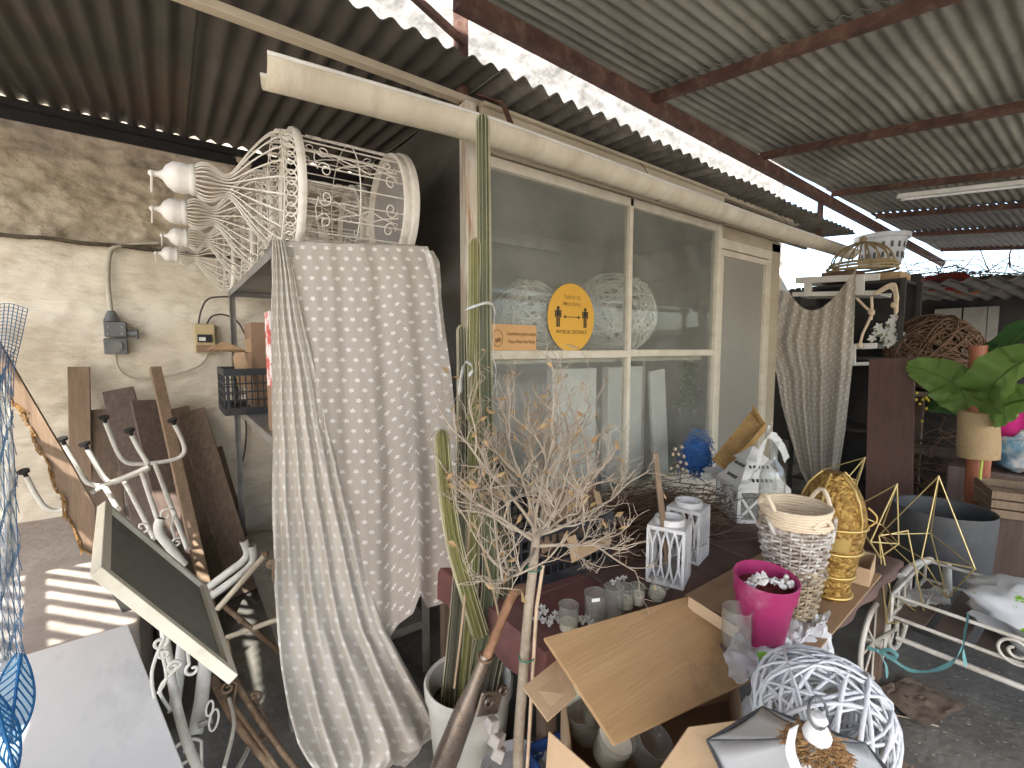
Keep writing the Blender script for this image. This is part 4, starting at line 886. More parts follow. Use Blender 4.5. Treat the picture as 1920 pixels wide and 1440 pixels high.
# ---- black crates and torn box
crate('black_crate', 'black mesh plastic crate on the red cloth holding a torn carton', 'crate', (1.36, 1.62, ZT+.001), (.56, .4, .25), m_blkp, RAD(-6), 7, 5, 3)
t = thing('cardboard_box', 'torn open cardboard box tipped in the black crate behind the shrub', 'box', at(1080, 1045, Y=1.5))
f1 = [at(1012, 922, Y=1.62), at(1118, 905, Y=1.62), at(1143, 1015, Y=1.42), at(1075, 1054, Y=1.34), at(1015, 1040, Y=1.4)]
g = MB(); g.slab([f1[0], f1[1], f1[2]+Vector((-.05, .1, .02)), f1[4]], .004); g.build('back_panel', m_card2, t)
g = MB(); g.slab([at(1062, 1008, Y=1.345), at(1078, 1002, Y=1.35), at(1090, 1045, Y=1.325), at(1072, 1054, Y=1.32)], .004); g.slab([at(1090, 1020, Y=1.33), at(1143, 1008, Y=1.38), at(1142, 1020, Y=1.37), at(1074, 1054, Y=1.32)], .004); g.build('torn_edge', m_card, t)
g = MB(); g.slab([at(1112, 918, Y=1.56), at(1124, 925, Y=1.55), at(1145, 1012, Y=1.38), at(1130, 1000, Y=1.4)], .004); g.build('side_panel', m_card, t)
g = MB(); g.slab([f1[4], f1[3], f1[3]-Vector((0, -.12, .02)), f1[4]-Vector((0, -.12, .02))], .004); g.build('bottom_panel', m_card2, t)
# ---- glasses, candles
m_gls = clear('jar_glass', tint=(.95, .96, .95), dust_haze=.10, dcol=(.66, .65, .6), rough=.04, refl=1.3, dscale=12)
m_wax = mat('candle_wax', (.74, .7, .58), (.66, .61, .48), rough=.5, scale=8, bump=.05)
def jar(name, label, cat, base, r, h, M=None, wax=0, group=None, foot=0):
    base = Vector(base); T = Matrix.Translation(base) @ (M.to_4x4() if M is not None else Matrix())
    t = thing(name, label, cat, base, group=group)
    g = MB(); g.lathe([(0, .004), (r*.9, .004), (r*.96, .01), (r, h*.3), (r, h), (r-.003, h), (r-.003, h*.3), (r*.9, .012), (0, .011)], 28, T); g.build('glass', m_gls, t, smooth=40)
    g = MB(); g.tube([T @ Vector((r*math.cos(k*.2618)*.99, r*math.sin(k*.2618)*.99, h)) for k in range(24)], .0016, 5, closed=True); g.build('rim', m_gls, t, smooth=60)
    if wax:
        g = MB(); g.lathe([(0, .013), (r*.9, .013), (r*.92, .013+wax*h), (0, .013+wax*h*.96)], 24, T); w2 = g.build('candle', m_wax, t, smooth=35)
        g = MB(); g.tube([T @ Vector((0, 0, .012+wax*h*.95)), T @ Vector((.002, 0, .02+wax*h))], .0015, 5); g.build('wick', m_blk, w2)
    return t
GJ = 'glass candle jars on the red cloth'
jar('glass_jar', 'clear glass jar with pale base among the white blossoms', 'jar', at(1066, 1184, Z=ZT), .036, .10, None, .25, GJ)
j = jar('glass_jar', 'clear glass jar with a white sticker behind the blossoms', 'jar', at(1116, 1168, Z=ZT), .042, .115, None, 0, GJ)
g = MB(); c = at(1115, 1124, Y=at(1116, 1168, Z=ZT).y-.036); g.slab([c+Vector((-.014, 0, -.006)), c+Vector((.014, -.012, -.006)), c+Vector((.014, -.012, .006)), c+Vector((-.014, 0, .006))], .001); g.build('sticker', m_wpl, j)
jar('glass_jar', 'taller clear jar next to the jar with the sticker', 'jar', at(1150, 1158, Z=ZT), .036, .12, None, 0, GJ)
jar('glass_jar', 'short candle jar between the tall jar and the crate corner', 'jar', at(1172, 1142, Z=ZT), .034, .09, None, .35, GJ)
jar('glass_jar', 'short jar with a white candle left of the carved lantern', 'jar', at(1195, 1136, Z=ZT), .028, .085, None, .45, GJ)
jar('glass_jar', 'empty jar with pebbles near the foot of the carved lantern', 'jar', at(1228, 1122, Z=ZT), .036, .08, Matrix.Rotation(RAD(18), 3, 'X'), .3, GJ)
t = thing('blossom_garland', 'garland of small white paper blossoms at the table corner', 'garland', at(1040, 1165, Z=ZT)); rr = random.Random(5)
for i, (x, y) in enumerate(((1004, 1160), (1010, 1150), (1018, 1162), (1022, 1146), (1030, 1168), (1034, 1158), (1042, 1150), (1048, 1162), (1016, 1138), (1092, 1164), (1100, 1158), (1106, 1166), (1085, 1158), (1160, 1085), (1150, 1090), (1170, 1082))):
    c = at(x, y+4, Z=ZT+.014); g = MB()
    for k in range(6):
        a = k*1.047; dd = Vector((math.cos(a), math.sin(a), .7)); s = Vector((-math.sin(a), math.cos(a), 0))*.007
        g.add([c, c+dd*.009+s, c+dd*.018, c+dd*.009-s], [(0, 1, 2), (0, 2, 3)])
    g.ball(c, .007, 7, 5, jit=.4, seed=i); g.build('blossom', mat('paper_white', (.8, .79, .76), (.7, .69, .66), rough=.8, scale=12, trans=.15), t)
# ---- white carved lanterns
m_wl = mat('whitewashed_wood', (.76, .76, .76), (.6, .6, .61), rough=.6, scale=12, bump=.15, dirt=(.42, .41, .41), dirt_amt=.4, dirt_scale=14)
def lantern_box(label, loc, rz, s, h):
    t = thing('carved_lantern', label, 'lantern', loc, (0, 0, rz), group='white carved lanterns on the table')
    def B(g, nm, m=m_wl, sm=None, p=None): return g.build(nm, m, p or t, smooth=sm, local=True)
    for z in (.006, h-.008):
        g = MB(); g.box((0, 0, z), (s, s, .016)); B(g, 'plate')
    for k in range(4):
        R4 = Matrix.Rotation(k*math.pi/2, 4, 'Z'); g = MB()
        q = .5*s-.004
        def fp(u, z): return R4 @ Vector((u*s*.47, -q, z))
        for c0 in (-1, -.5, 0, .5, 1):                          # interlocking pointed arches
            for sg in (-1, 1):
                pts = []
                for j in range(13):
                    f = j/12; u = c0+sg*.27*math.sin(math.pi*f)*1.0
                    if -1.02 <= u <= 1.02: pts.append(fp(u, .012+(h-.024)*f))
                if len(pts) > 3: g.tube(pts, .0052, 6)
        g.beam(fp(-1, .01), fp(-1, h-.012), .012, .012); B(g, 'fretwork', sm=60)
    g = MB(); r = s*.4; g.lathe([(r*.82, h), (r, h), (r*1.04, h+.01), (r, h+.026), (r*.84, h+.026), (r*.82, h)], 40); B(g, 'collar', sm=40)
    g = MB(); g.lathe([(0, .016), (r*.6, .016), (r*.62, .08), (0, .08)], 20); B(g, 'candle_cup', m_galv, 40)
    return t
la = at(1262, 1090, Z=ZT); lb_ = at(1298, 1052, Z=ZT)
lantern_box('white carved fretwork lantern with a wooden slat stuck in its top', la+Vector((.01, .03, 0)), RAD(22), .155, .25)
lantern_box('white carved fretwork lantern standing behind the one with the slat', lb_+Vector((.035, .05, 0)), RAD(14), .155, .25)
g = MB(); a, b = at(1228, 850, Y=la.y+.02), at(1243, 975, Y=la.y+.02); g.beam(b-(a-b)*.7, a, .032, .008, (0, -1, 0)); tag(g.build('wooden_stick', m_wd3, bevel=.001), 'thin flat brown stick stuck into the carved lantern', 'stick')
# ---- twigs, raffia, tray, house lantern
m_brush = mat('brown_brushwood', (.15, .09, .06), (.085, .05, .035), rough=.9, scale=10, bump=0)
def brush(name, label, c, ex, n, L, m, cat, seed, r=.0022, dirv=None):
    rr = random.Random(seed); g = MB(); c = Vector(c)
    for k in range(n):
        p = c+Vector((rr.gauss(0, ex[0]), rr.gauss(0, ex[1]), abs(rr.gauss(0, ex[2]))))
        d = Vector((rr.gauss(0, 1), rr.gauss(0, 1), rr.gauss(0, .35)))
        if dirv: d = d*.45+Vector(dirv)
        d.normalize(); l = L*rr.uniform(.5, 1.2); b = Vector((rr.gauss(0, .1), rr.gauss(0, .1), rr.gauss(0, .08)))*l
        pts = [p-d*l/2, p+b, p+d*l/2]
        for q in pts: q.z = max(q.z, c.z+.003)
        g.tube(smooth_path(pts, 3), r*rr.uniform(.6, 1.2), 4)
    return tag(stuff(g.build(name, m)) if n > 400 else g.build(name, m), label, cat)
brush('brushwood', 'heap of dark brown brushwood twigs at the window sill end of the table', (2.1, 1.62, ZT+.02), (.3, .16, .07), 390, .45, m_brush, 'twigs', 4, dirv=(1.2, -.3, 0))
brush('brushwood', 'reddish twigs spilling from the heap towards the baskets', (2.25, 1.5, ZT+.02), (.12, .1, .08), 130, .4, m_wd1, 'twigs', 9, dirv=(.7, -.8, 0))
m_raf = mat('blue_raffia_fibre', (.06, .2, .5), (.03, .12, .36), rough=.6, scale=8, bump=0, trans=.1)
cR = at(1305, 852, Y=1.78); rr = random.Random(8); g = MB()
for k in range(700):
    d = Vector((rr.gauss(0, 1), rr.gauss(0, 1), rr.gauss(0, 1))).normalized(); p = cR+Vector((d.x*.13, d.y*.08, d.z*.125))*rr.uniform(.45, 1)*(1+.9*nz(d.x*1.7, d.y*1.7, d.z*1.7+3)); t_ = d.cross(Vector((rr.gauss(0, 1), rr.gauss(0, 1), rr.gauss(0, 1)))).normalized()
    g.tube([p-t_*.05-d*.01, p+d*.012, p+t_*.05+d*rr.uniform(-.02, .05)+Vector((0, 0, -.02))], .0018, 3)
for k in range(40):
    p = cR+Vector((rr.uniform(-.05, .05), -.05, -.04)); g.tube([p, p+Vector((rr.uniform(-.03, .03), -.01, -.05)), p+Vector((rr.uniform(-.04, .04), -.01, -.1))], .002, 3)
tag(g.build('blue_raffia', m_raf), 'tuft of bright blue raffia on the brushwood by the window', 'raffia')
g = MB(); m_dfl = mat('cream_dried_flower', (.66, .56, .42), (.42, .3, .2), rough=.8, scale=30)
for k, (x, y) in enumerate(((1266, 842), (1278, 838), (1272, 852), (1282, 856), (1276, 866), (1286, 870), (1280, 880), (1288, 884), (1262, 852), (1270, 874), (1258, 878))):
    g.ball(at(x, y, Y=1.66), .011, 7, 5, jit=.5, seed=k)
t = thing('dried_flowers', 'spray of small cream dried flowers leaning beside the blue raffia', 'dried flowers', at(1275, 890, Y=1.66)); g.build('flower_heads', m_dfl, t)
g = MB()
for x, y in ((1266, 842), (1278, 838), (1282, 856), (1288, 884), (1258, 878)): g.tube([at(1275, 905, Y=1.67), at(x, y, Y=1.662)], .0015, 4)
g.build('stems', m_brush, t)
m_wick = mat('golden_wicker', (.5, .32, .12), (.34, .2, .07), rough=.6, scale=10, bump=.15)
t = thing('wicker_tray', 'golden woven wicker tray tilted against the house lantern', 'tray', at(1365, 880, Y=1.5))
q = [at(1338, 862, Y=1.6), at(1411, 772, Y=1.62), at(1434, 806, Y=1.5), at(1366, 884, Y=1.48)]
def tq(u, v, o=0):
    p = q[0].lerp(q[1], u).lerp(q[3].lerp(q[2], u), v); return p+(q[1]-q[0]).cross(q[3]-q[0]).normalized()*o
for k in range(15): g = MB(); g.tube([tq(k/14, j/12, .003*math.sin(j*1.9+k*3.14)) for j in range(13)], .0045, 5); g.build('stake', m_wick, t)
for k in range(19): g = MB(); g.tube([tq(j/28, k/18, .006*math.cos(j*1.571+k*3.14)) for j in range(29)], .0042, 5); g.build('weaver', m_wick, t)
g = MB(); [g.tube([p+(q[1]-q[0]).cross(q[3]-q[0]).normalized()*(-.012*h_) for p in [tq(j/16, 1) for j in range(17)]+[tq(1, 1-j/8) for j in range(1, 9)]], .006, 5) for h_ in range(1, 5)]; bd_ = [tq(j/16, 0) for j in range(17)]+[tq(1, j/8) for j in range(1, 9)]+[tq(1-j/16, 1) for j in range(1, 17)]+[tq(0, 1-j/8) for j in range(1, 8)]
g.tube([p+Vector((0, 0, .003*math.sin(i*2.2))) for i, p in enumerate(bd_)], .009, 6, closed=True); g.build('rim', m_wick, t, smooth=60)
# house-shaped lantern
m_gw = mat('grey_white_paint', (.7, .68, .64), (.55, .53, .49), rough=.55, scale=8, bump=.1, dirt=(.4, .36, .31), dirt_amt=.45, dirt_scale=8)
HL = at(1436, 975, Z=ZT)+Vector((.02, .1, 0)); hs = .3
hl = thing('house_lantern', 'white house-shaped candle lantern with pierced roof and a ribbon', 'lantern', HL, (0, 0, RAD(-38)))
def HB(g, nm, m=m_gw, p=None, sm=None): return g.build(nm, m, p or hl, local=True, smooth=sm)
w2 = .14; hb = .19
for z in (.01, hb):
    g = MB(); g.box((0, 0, z), (2*w2+.02, 2*w2+.02, .02)); HB(g, 'plate')
for sx in (-1, 1):
    for sy in (-1, 1): g = MB(); g.box((sx*w2, sy*w2, hb/2), (.02, .02, hb-.022)); HB(g, 'corner_post')
for k in range(4):
    R4 = Matrix.Rotation(k*math.pi/2, 4, 'Z'); g = MB()
    for a, b in (((-w2, .02), (0, hb-.02)), ((w2, .02), (0, hb-.02)), ((0, .02), (0, hb-.02)), ((-w2, hb-.02), (-w2*.3, .02)), ((w2, hb-.02), (w2*.3, .02))): g.beam(R4 @ Vector((a[0], -w2, a[1])), R4 @ Vector((b[0], -w2, b[1])), .014, .01, R4.to_3x3() @ Vector((0, -1, 0)))
    HB(g, 'lattice')
    g = MB(); g.box(R4 @ Vector((0, -w2+.008, hb/2)), (2*w2-.02, .002, hb-.03) if k % 2 == 0 else (.002, 2*w2-.02, hb-.03)); HB(g, 'pane', m_gls)
for lo_, hi_, rl, rh, nm in ((hb+.01, hb+.10, w2*1.5, w2*.95, 'lower_roof'), (hb+.10, hb+.15, w2*.92, w2*.62, 'vent_roof'), (hb+.15, hb+.23, w2*.78, .012, 'upper_roof')):
    g = MB(); s2 = math.sqrt(2); M4 = Matrix.Rotation(math.pi/4, 4, 'Z'); g.lathe([(0, lo_), (rl*.98, lo_), (rl, lo_+.006), ((rl+rh)*.47, (lo_+hi_)/2), (rh, hi_), (0, hi_)], 4, M4); rf = HB(g, nm)
    if nm != 'upper_roof':
        for k in range(4):
            R4 = Matrix.Rotation(k*math.pi/2, 4, 'Z'); rm = (rl+rh)*.47*.72; g = MB()
            for j in range(5): g.box(R4 @ Vector((-.05+.025*j, -rm*.985-.003, (lo_+hi_)/2-.004)), (.013, .008, .02), R4.to_3x3() @ Euler((RAD(-38), 0, 0)).to_matrix())
            HB(g, 'pierced_slots', m_blk, rf)
def rib2(u, v):
    p = at(1392+u*52, 905-u*92+22*math.sin(u*4), Y=HL.y-.12+.05*u); return p+Vector((.03*(v-.5)*2, 0, .018*(v-.5)))+Vector((0, .02*fbm(u*5, v*3), .02*fbm(u*6, v*2, 5)))
g = MB(); g.grid(rib2, 24, 4); g.build('bow', m_rib, hl, smooth=180)
def rib3(u, v):
    return at(1442+u*34, 815+u*u*48, Y=HL.y-.1)+Vector((.03*(v-.5)*2, .01*fbm(u*6, v), .03*(v-.5)))
g = MB(); g.grid(rib3, 16, 4); g.build('bow', m_rib, hl, smooth=180)
def crumple(name, label, fn, nu, nv, amp, m, cat, sc=9, seed=0, sm=30):
    def f(u, v):
        p = fn(u, v); return p+Vector((amp*fbm(p.x*sc, p.y*sc, seed), amp*fbm(p.y*sc, p.z*sc, seed+5), amp*abs(fbm(p.x*sc+3, p.y*sc, seed+9))))
    g = MB(); g.grid(f, nu, nv); return tag(g.build(name, m, smooth=sm), label, cat)
m_bag = mat('white_plastic_bag', (.78, .78, .77), (.68, .68, .68), rough=.35, scale=5, bump=.2, bscale=14, trans=.25)
crumple('plastic_scrap', 'crumpled white plastic scrap lying between tray and house lantern', lambda u, v: at(1318+u*72, 880+v*22-10*u, Y=1.62-.1*v), 24, 10, .035, m_bag, 'plastic', 14, 3)
# ---- wicker baskets and rope bowls
def woven(t, M, r0, r1, h, rows, stakes, m, tr=.006):
    for k in range(rows):
        f = k/(rows-1); r = r0+(r1-r0)*f**.85; z = .008+(h-.016)*f; g = MB(); n = stakes*4
        g.tube([M @ Vector(((r+.006*math.cos(stakes*a*.5+k*math.pi))*math.cos(a), (r+.006*math.cos(stakes*a*.5+k*math.pi))*math.sin(a), z+.002*math.sin(5*a+k))) for a in [2*math.pi*j/n for j in range(n)]], tr, 5, closed=True); g.build('weaver', m, t, smooth=180)
    g = MB()
    for j in range(stakes):
        a = 2*math.pi*j/stakes; g.tube([M @ Vector((r0*math.cos(a), r0*math.sin(a), 0)), M @ Vector(((r0+(r1-r0)*.55)*math.cos(a), (r0+(r1-r0)*.55)*math.sin(a), h*.5)), M @ Vector((r1*math.cos(a), r1*math.sin(a), h))], .004, 4)
    g.build('stakes', m, t)
    g = MB(); g.lathe([(0, .004), (r0, .004), (r0*1.0, .01), (0, .01)], 24, M); g.build('bottom', m, t)
def handle(t, M, a0, r, z, span, hgt, tr, m):
    g = MB(); g.tube([M @ Vector((r*math.cos(a0+span*(j/12-.5)), r*math.sin(a0+span*(j/12-.5)), z+hgt*math.sin(math.pi*j/12))) for j in range(13)], tr, 7); g.build('handle', m, t, smooth=60)
m_w1 = mat('brown_grey_wicker', (.38, .31, .21), (.2, .155, .1), rough=.75, scale=25, bump=.2, lo=.4, hi=.6); m_w2 = mat('grey_white_wicker', (.56, .52, .47), (.27, .22, .18), rough=.75, scale=25, bump=.2, lo=.42, hi=.58); m_rope = mat('cream_rope', (.72, .6, .44), (.64, .52, .37), rough=.8, scale=14, bump=.2)
BK = at(1483, 1152, Z=ZH)
t = thing('wicker_basket', 'tapered brown wicker basket at the bottom of the basket stack', 'basket', BK, group='stacked baskets on the table'); T = Matrix.Translation(BK)
woven(t, T, .066, .098, .215, 16, 20, m_w1, .0055); handle(t, T, RAD(-100), .102, .17, 1.1, .05, .006, m_w1)
t = thing('wicker_basket', 'whitewashed grey wicker basket nested in the brown one', 'basket', BK+Vector((0, 0, .16)), group='stacked baskets on the table'); T = Matrix.Translation(BK+Vector((-.005, 0, .16)))
woven(t, T, .085, .116, .195, 14, 22, m_w2, .0055); handle(t, T, RAD(-70), .121, .16, .75, .07, .007, m_w2); handle(t, T, RAD(150), .12, .17, .8, .05, .008, m_w2)
for i, (zz, lab) in enumerate(((.285, 'lower cream rope bowl nested in the grey basket'), (.335, 'upper cream rope bowl with two loop handles on top of the stack'))):
    o_ = BK+Vector((-.004, .002, zz)); T = Matrix.Translation(o_) @ Matrix.Rotation(RAD(4-6*i), 4, 'Y'); t = thing('rope_bowl', lab, 'bowl', o_, group='stacked baskets on the table')
    for k in range(9):
        f = k/8; r = .095+.02*f; g = MB(); g.tube([T @ Vector((r*math.cos(2*math.pi*j/48), r*math.sin(2*math.pi*j/48), .008+.0095*k)) for j in range(48)], .0056, 6, closed=True); g.build('coil', m_rope, t, smooth=180)
    g = MB(); g.lathe([(0, .004), (.095, .006), (.094, .012), (0, .01)], 32, T); g.build('bottom', m_rope, t)
    for a0 in ((RAD(-25), RAD(150)) if i else (RAD(-110), RAD(60))): handle(t, T, a0, .117, .082, .75, .05 if i else .03, .008, m_rope)
# ---- gold ornate urn lantern
m_gold = mat('crushed_gold_foil', (.5, .31, .09), (.24, .13, .03), rough=.4, metal=.65, scale=45, bump=1.0, bscale=60, lo=.4, hi=.6); m_gb = mat('gold_band', (.62, .44, .16), (.48, .32, .1), rough=.35, metal=.7, scale=8, bump=.05)
UR = at(1553, 1112, Z=ZH); t = thing('gold_urn', 'gold foil urn lantern with bright bands beside the baskets', 'urn', UR); T = Matrix.Translation(UR)
pr = [(0, 0), (.07, 0), (.075, .02), (.072, .05), (.085, .12), (.1, .2), (.112, .28), (.112, .34), (.1, .4), (.078, .45), (.05, .485), (.035, .5), (0, .5)]
g = MB(); g.lathe(pr, 40, T); g.build('body', m_gold, t, smooth=180)
for z in (.015, .1, .2, .3):
    r = interp([(b, a) for a, b in pr[1:]], z)[0]+.003; g = MB(); g.tube([T @ Vector((r*math.cos(2*math.pi*j/40), r*math.sin(2*math.pi*j/40), z)) for j in range(40)], .0065, 6, closed=True); g.build('band', m_gb, t, smooth=60)
for k in range(5):
    a = 2*math.pi*k/5+.6; g = MB(); g.tube([T @ Vector(((r+.003)*math.cos(a), (r+.003)*math.sin(a), z)) for r, z in pr[6:12]], .005, 5); g.build('rib', m_gb, t, smooth=60)
g = MB(); a0 = RAD(215); g.grid(lambda u, v: T @ Vector(((.1+.008*v+.004)*math.cos(a0+.6*(u-.5)), (.1+.008*v+.004)*math.sin(a0+.6*(u-.5)), .215+.055*v)), 8, 3); g.build('name_plate', m_gb, t, smooth=180)
for a0 in (RAD(-60), RAD(120)): g = MB(); g.tube([T @ Vector(((.115+.03*math.sin(math.pi*j/10))*math.cos(a0), (.115+.03*math.sin(math.pi*j/10))*math.sin(a0), .29+.08*j/10)) for j in range(11)], .004, 6); g.build('handle', m_gb, t, smooth=60)
GB = Vector((2.42, 1.05, ZH)); t = thing('glass_bottle', 'clear glass bottle neck showing behind the gold urn', 'bottle', GB)
g = MB(); g.lathe([(0, .004), (.055, .004), (.06, .02), (.06, .34), (.05, .39), (.02, .43), (.018, .5), (.024, .505), (.024, .525), (.019, .525), (.016, .5), (.017, .43), (.046, .385), (.056, .33), (.056, .02), (0, .01)], 28, Matrix.Translation(GB)); g.build('glass', m_gls, t, smooth=60)
t = thing('cardboard_tray', 'shallow open cardboard tray on the hardboard beside the gold urn', 'box', (2.36, .74, ZH), (0, 0, RAD(10)))
for c, s_ in (((0, 0, .003), (.18, .24, .005)), ((-.1, 0, .04), (.004, .26, .075)), ((.1, 0, .04), (.004, .26, .075)), ((0, -.13, .04), (.195, .004, .075)), ((0, .13, .04), (.195, .004, .075))):
    g = MB(); g.box(c, s_); g.build('side' if s_[2] > .01 else 'bottom', m_card, t, local=True)
# ---- magenta pot
m_pink = mat('magenta_plastic', (.37, .035, .13), (.31, .028, .105), rough=.42, scale=3, bump=.03, dirt=(.42, .2, .25), dirt_amt=.6, dirt_scale=7)
PP = at(1424, 1198, Z=ZH); t = thing('magenta_pot', 'magenta plastic flower pot with dried bits and white petals', 'pot', PP); T = Matrix.Translation(PP) @ Matrix.Rotation(RAD(5), 4, 'X') @ Matrix.Rotation(RAD(-4), 4, 'Y')
g = MB(); g.lathe([(0, 0), (.068, 0), (.072, .006), (.09, .175), (.096, .178), (.1, .235), (.097, .238), (.092, .234), (.085, .17), (.068, .02), (0, .02)], 44, T); g.build('pot', m_pink, t, smooth=35)
g = MB(); g.lathe([(0, .195), (.05, .2), (.088, .19)], 24, T); g.build('filling', mat('red_dried_bits', (.3, .05, .05), (.12, .03, .03), rough=.9, scale=40, bump=1.0), t, smooth=180)
rr = random.Random(2); g = MB()
for k in range(10): g.ball(T @ Vector((.045+rr.uniform(-.03, .03), -.05+rr.uniform(-.02, .02), .215+rr.uniform(0, .012))), .009, 8, 6)
g.build('white_pebbles', m_wpl, t, smooth=180)
g = MB(); g.grid(lambda u, v: T @ Vector((-.075+.1*u+.02*fbm(u*5, v*3), .02-.06*u+.035*(v-.5)+.02*fbm(u*4, v*5, 3), .225+.03*math.sin(3*u)+.03*fbm(u*6, v*4, 7)-.02*u)), 24, 8); g.build('crumpled_petals', m_rib, t, smooth=40)
jar('glass_cylinder', 'open clear glass cylinder in front of the magenta pot', 'jar', at(1380, 1212, Z=ZT+.03), .046, .13)
# ---- paper and plastic at the table front
crumple('paper_bag', 'crumpled white plastic sheet spread at the table front under the magenta pot', lambda u, v: (lambda p: p)(at(1380+u*170+30*v*u, 1208+v*70-62*u*(1-v), Z=ZT+.022-.12*v*v*u)), 50, 30, .05, m_bag, 'plastic', 11, 1)
def prnt(u, v): return at(1418+u*70, 1222+v*40+10*u, Z=ZT+.055)
m_prt = mat('printed_wrapper', (.02, .45, .6), (.2, .5, .05), rough=.35, scale=7, lo=.48, hi=.52, bump=.1)
crumple('printed_wrapper', 'blue and green printed plastic wrapper scrap by the magenta pot', prnt, 16, 10, .02, m_prt, 'wrapper', 16, 6)
crumple('plastic_sheet', 'white plastic sheet hanging down beneath the brown wood panel', lambda u, v: at(1392+u*55, 1300+v*85+10*u, Y=.66-.03*v), 20, 20, .03, m_bag, 'plastic', 12, 8)
# ---- wood panel on an open carton with jars
A, B_, C_, D_ = para([(1020, 1195), (1290, 1117), (1432, 1265), (1152, 1396)], 1.40)
m_pan = wood('birch_panel', (.44, .28, .14), (.36, .22, .105), 0, scale=3, rough=.45, dirt=(.13, .095, .065), dirt_amt=.8, dirt_scale=4.5, dirt_lo=.54)
c = [A, B_, C_, D_]
if (c[1]-c[0]).cross(c[3]-c[0]).z < 0: c = c[::-1]
g = MB(); g.slab(c, .012); tag(g.build('wood_panel', m_pan, bevel=.003), 'smooth light-brown wood panel with dark stains laid over the open carton', 'panel')
zt = min(p.z for p in c)-.03
cb = thing('open_carton', 'open cardboard carton with flaps out, full of glass jars', 'box', at(1220, 1330, Z=.3))
k4 = [at(1052, 1262, Z=zt), at(1372, 1200, Z=zt), at(1400, 1392, Z=zt), at(1080, 1500, Z=zt)]; dn = Vector((0, 0, .24))
for i in range(4):
    a, b = k4[i], k4[(i+1) % 4]; g = MB(); g.slab([a, b, b-dn, a-dn], .005); g.build('wall', m_card, cb)
g = MB(); g.slab([p-dn for p in k4], .005); g.build('bottom', m_card2, cb)
for nm, q in (('flap', [(1050, 1232, .62), (980, 1288, .62), (1027, 1352, .585), (1082, 1302, .6)]), ('flap', [(1030, 1370, .56), (1112, 1442, .53), (1112, 1520, .42), (1022, 1480, .42)]), ('flap', [(1290, 1362, .60), (1412, 1346, .60), (1402, 1470, .5), (1216, 1470, .5)]), ('flap', [(1292, 1118, .70), (1386, 1178, .66), (1382, 1200, .62), (1290, 1140, .66)])):
    g = MB(); g.slab([at(x, y, Z=z) for x, y, z in q], .005); g.build(nm, m_card if nm else m_card2, cb, bevel=.001)
GJ2 = 'glass jars in the open carton'
def lean(ax, d): return Matrix.Rotation(RAD(d), 3, ax)
jar('candle_jar', 'tall glass jar with a cream candle tipped towards the flap', 'jar', at(1050, 1310, Z=.47), .037, .13, lean('X', 38) @ lean('Y', 22), .8, GJ2)
jar('glass_jar', 'round glass jar full of white sand in the open carton', 'jar', at(1140, 1420, Z=.4), .055, .1, lean('X', 20), .6, GJ2)
jar('glass_jar', 'open-mouthed empty glass jar by the right carton flap', 'jar', at(1208, 1420, Z=.4), .05, .09, lean('X', 25), 0, GJ2)
jar('glass_jar', 'dusty glass jar sunk low between the candle and the sand jar', 'jar', at(1100, 1380, Z=.38), .045, .1, lean('Y', -15), 0, GJ2)
jar('glass_jar', 'dusty glass jar deep under the panel edge', 'jar', at(1110, 1350, Z=.38), .04, .11, lean('X', 10), .3, GJ2)
m_bcr = mat('blue_crate_plastic', (.02, .06, .2), (.012, .04, .14), rough=.5, scale=6, dirt=(.1, .1, .12), dirt_amt=.4)
zc_ = k4[0].z-.24-.006
crate('blue_crate', 'blue mesh plastic crate under the open carton', 'crate', (1.06, .86, .0), (.42, .5, max(.2, zc_)), m_bcr, RAD(-12), 8, 8, 8)
# ---- white wicker ball and tin lantern at the front
def twig_ball(label, c, R, n, r, m, seed, group=None, name='wicker_ball', jit=.06):
    rr = random.Random(seed); t = thing(name, label, 'ball', Vector(c)-Vector((0, 0, R)), group=group); g = MB()
    for k in range(n):
        ax = Vector((rr.gauss(0, 1), rr.gauss(0, 1), rr.gauss(0, 1))).normalized(); off = rr.uniform(-.55, .55); q = ax.to_track_quat('Z', 'Y'); rad = math.sqrt(1-off*off); m_ = 26; ph = rr.uniform(0, 6.28)
        sp = 1-abs(rr.gauss(0, jit)); pts = [Vector(c)+q @ Vector((rad*math.cos(6.283*j/m_), rad*math.sin(6.283*j/m_), off+.06*math.sin(2*6.283*j/m_+ph)))*R*sp*(1+.015*math.sin(3*6.283*j/m_+ph)) for j in range(m_)]
        g.tube(pts, r*rr.uniform(.7, 1.25), 5, closed=True)
    g.build('strands', m, t, smooth=180); return t
m_ww = mat('white_willow', (.7, .71, .72), (.54, .55, .57), rough=.6, scale=14, bump=.15)
su = thing('wooden_crate', 'low wooden crate on the floor under the white wicker ball', 'crate', (1.4, .42, 0))
for z in (.06, .16, .26, .345):
    for s_ in (-1, 1):
        g = MB(); g.box((1.4, .42+s_*.17, z), (.56, .012, .07)); g.build('slat', m_wd3, su); g = MB(); g.box((1.4+s_*.275, .42, z), (.012, .325, .07)); g.build('slat', m_wd3, su)
for k in range(5): g = MB(); g.box((1.4, .42-.14+.07*k, .387), (.56, .062, .01)); g.build('slat', m_wd3, su)
bc = at(1540, 1345, D=1.24); bc.z = max(bc.z, .395+.165)
twig_ball('loose white willow ball in front of the table by the tin lantern', bc, .168, 56, .0048, m_ww, 21)
m_tin = mat('white_tin', (.84, .84, .82), (.76, .76, .74), rough=.6, scale=5, bump=.06, dirt=(.55, .55, .54), dirt_amt=.4, dirt_scale=5); m_edge = mat('dark_worn_edge', (.16, .16, .17), (.1, .1, .1), rough=.6, scale=20)
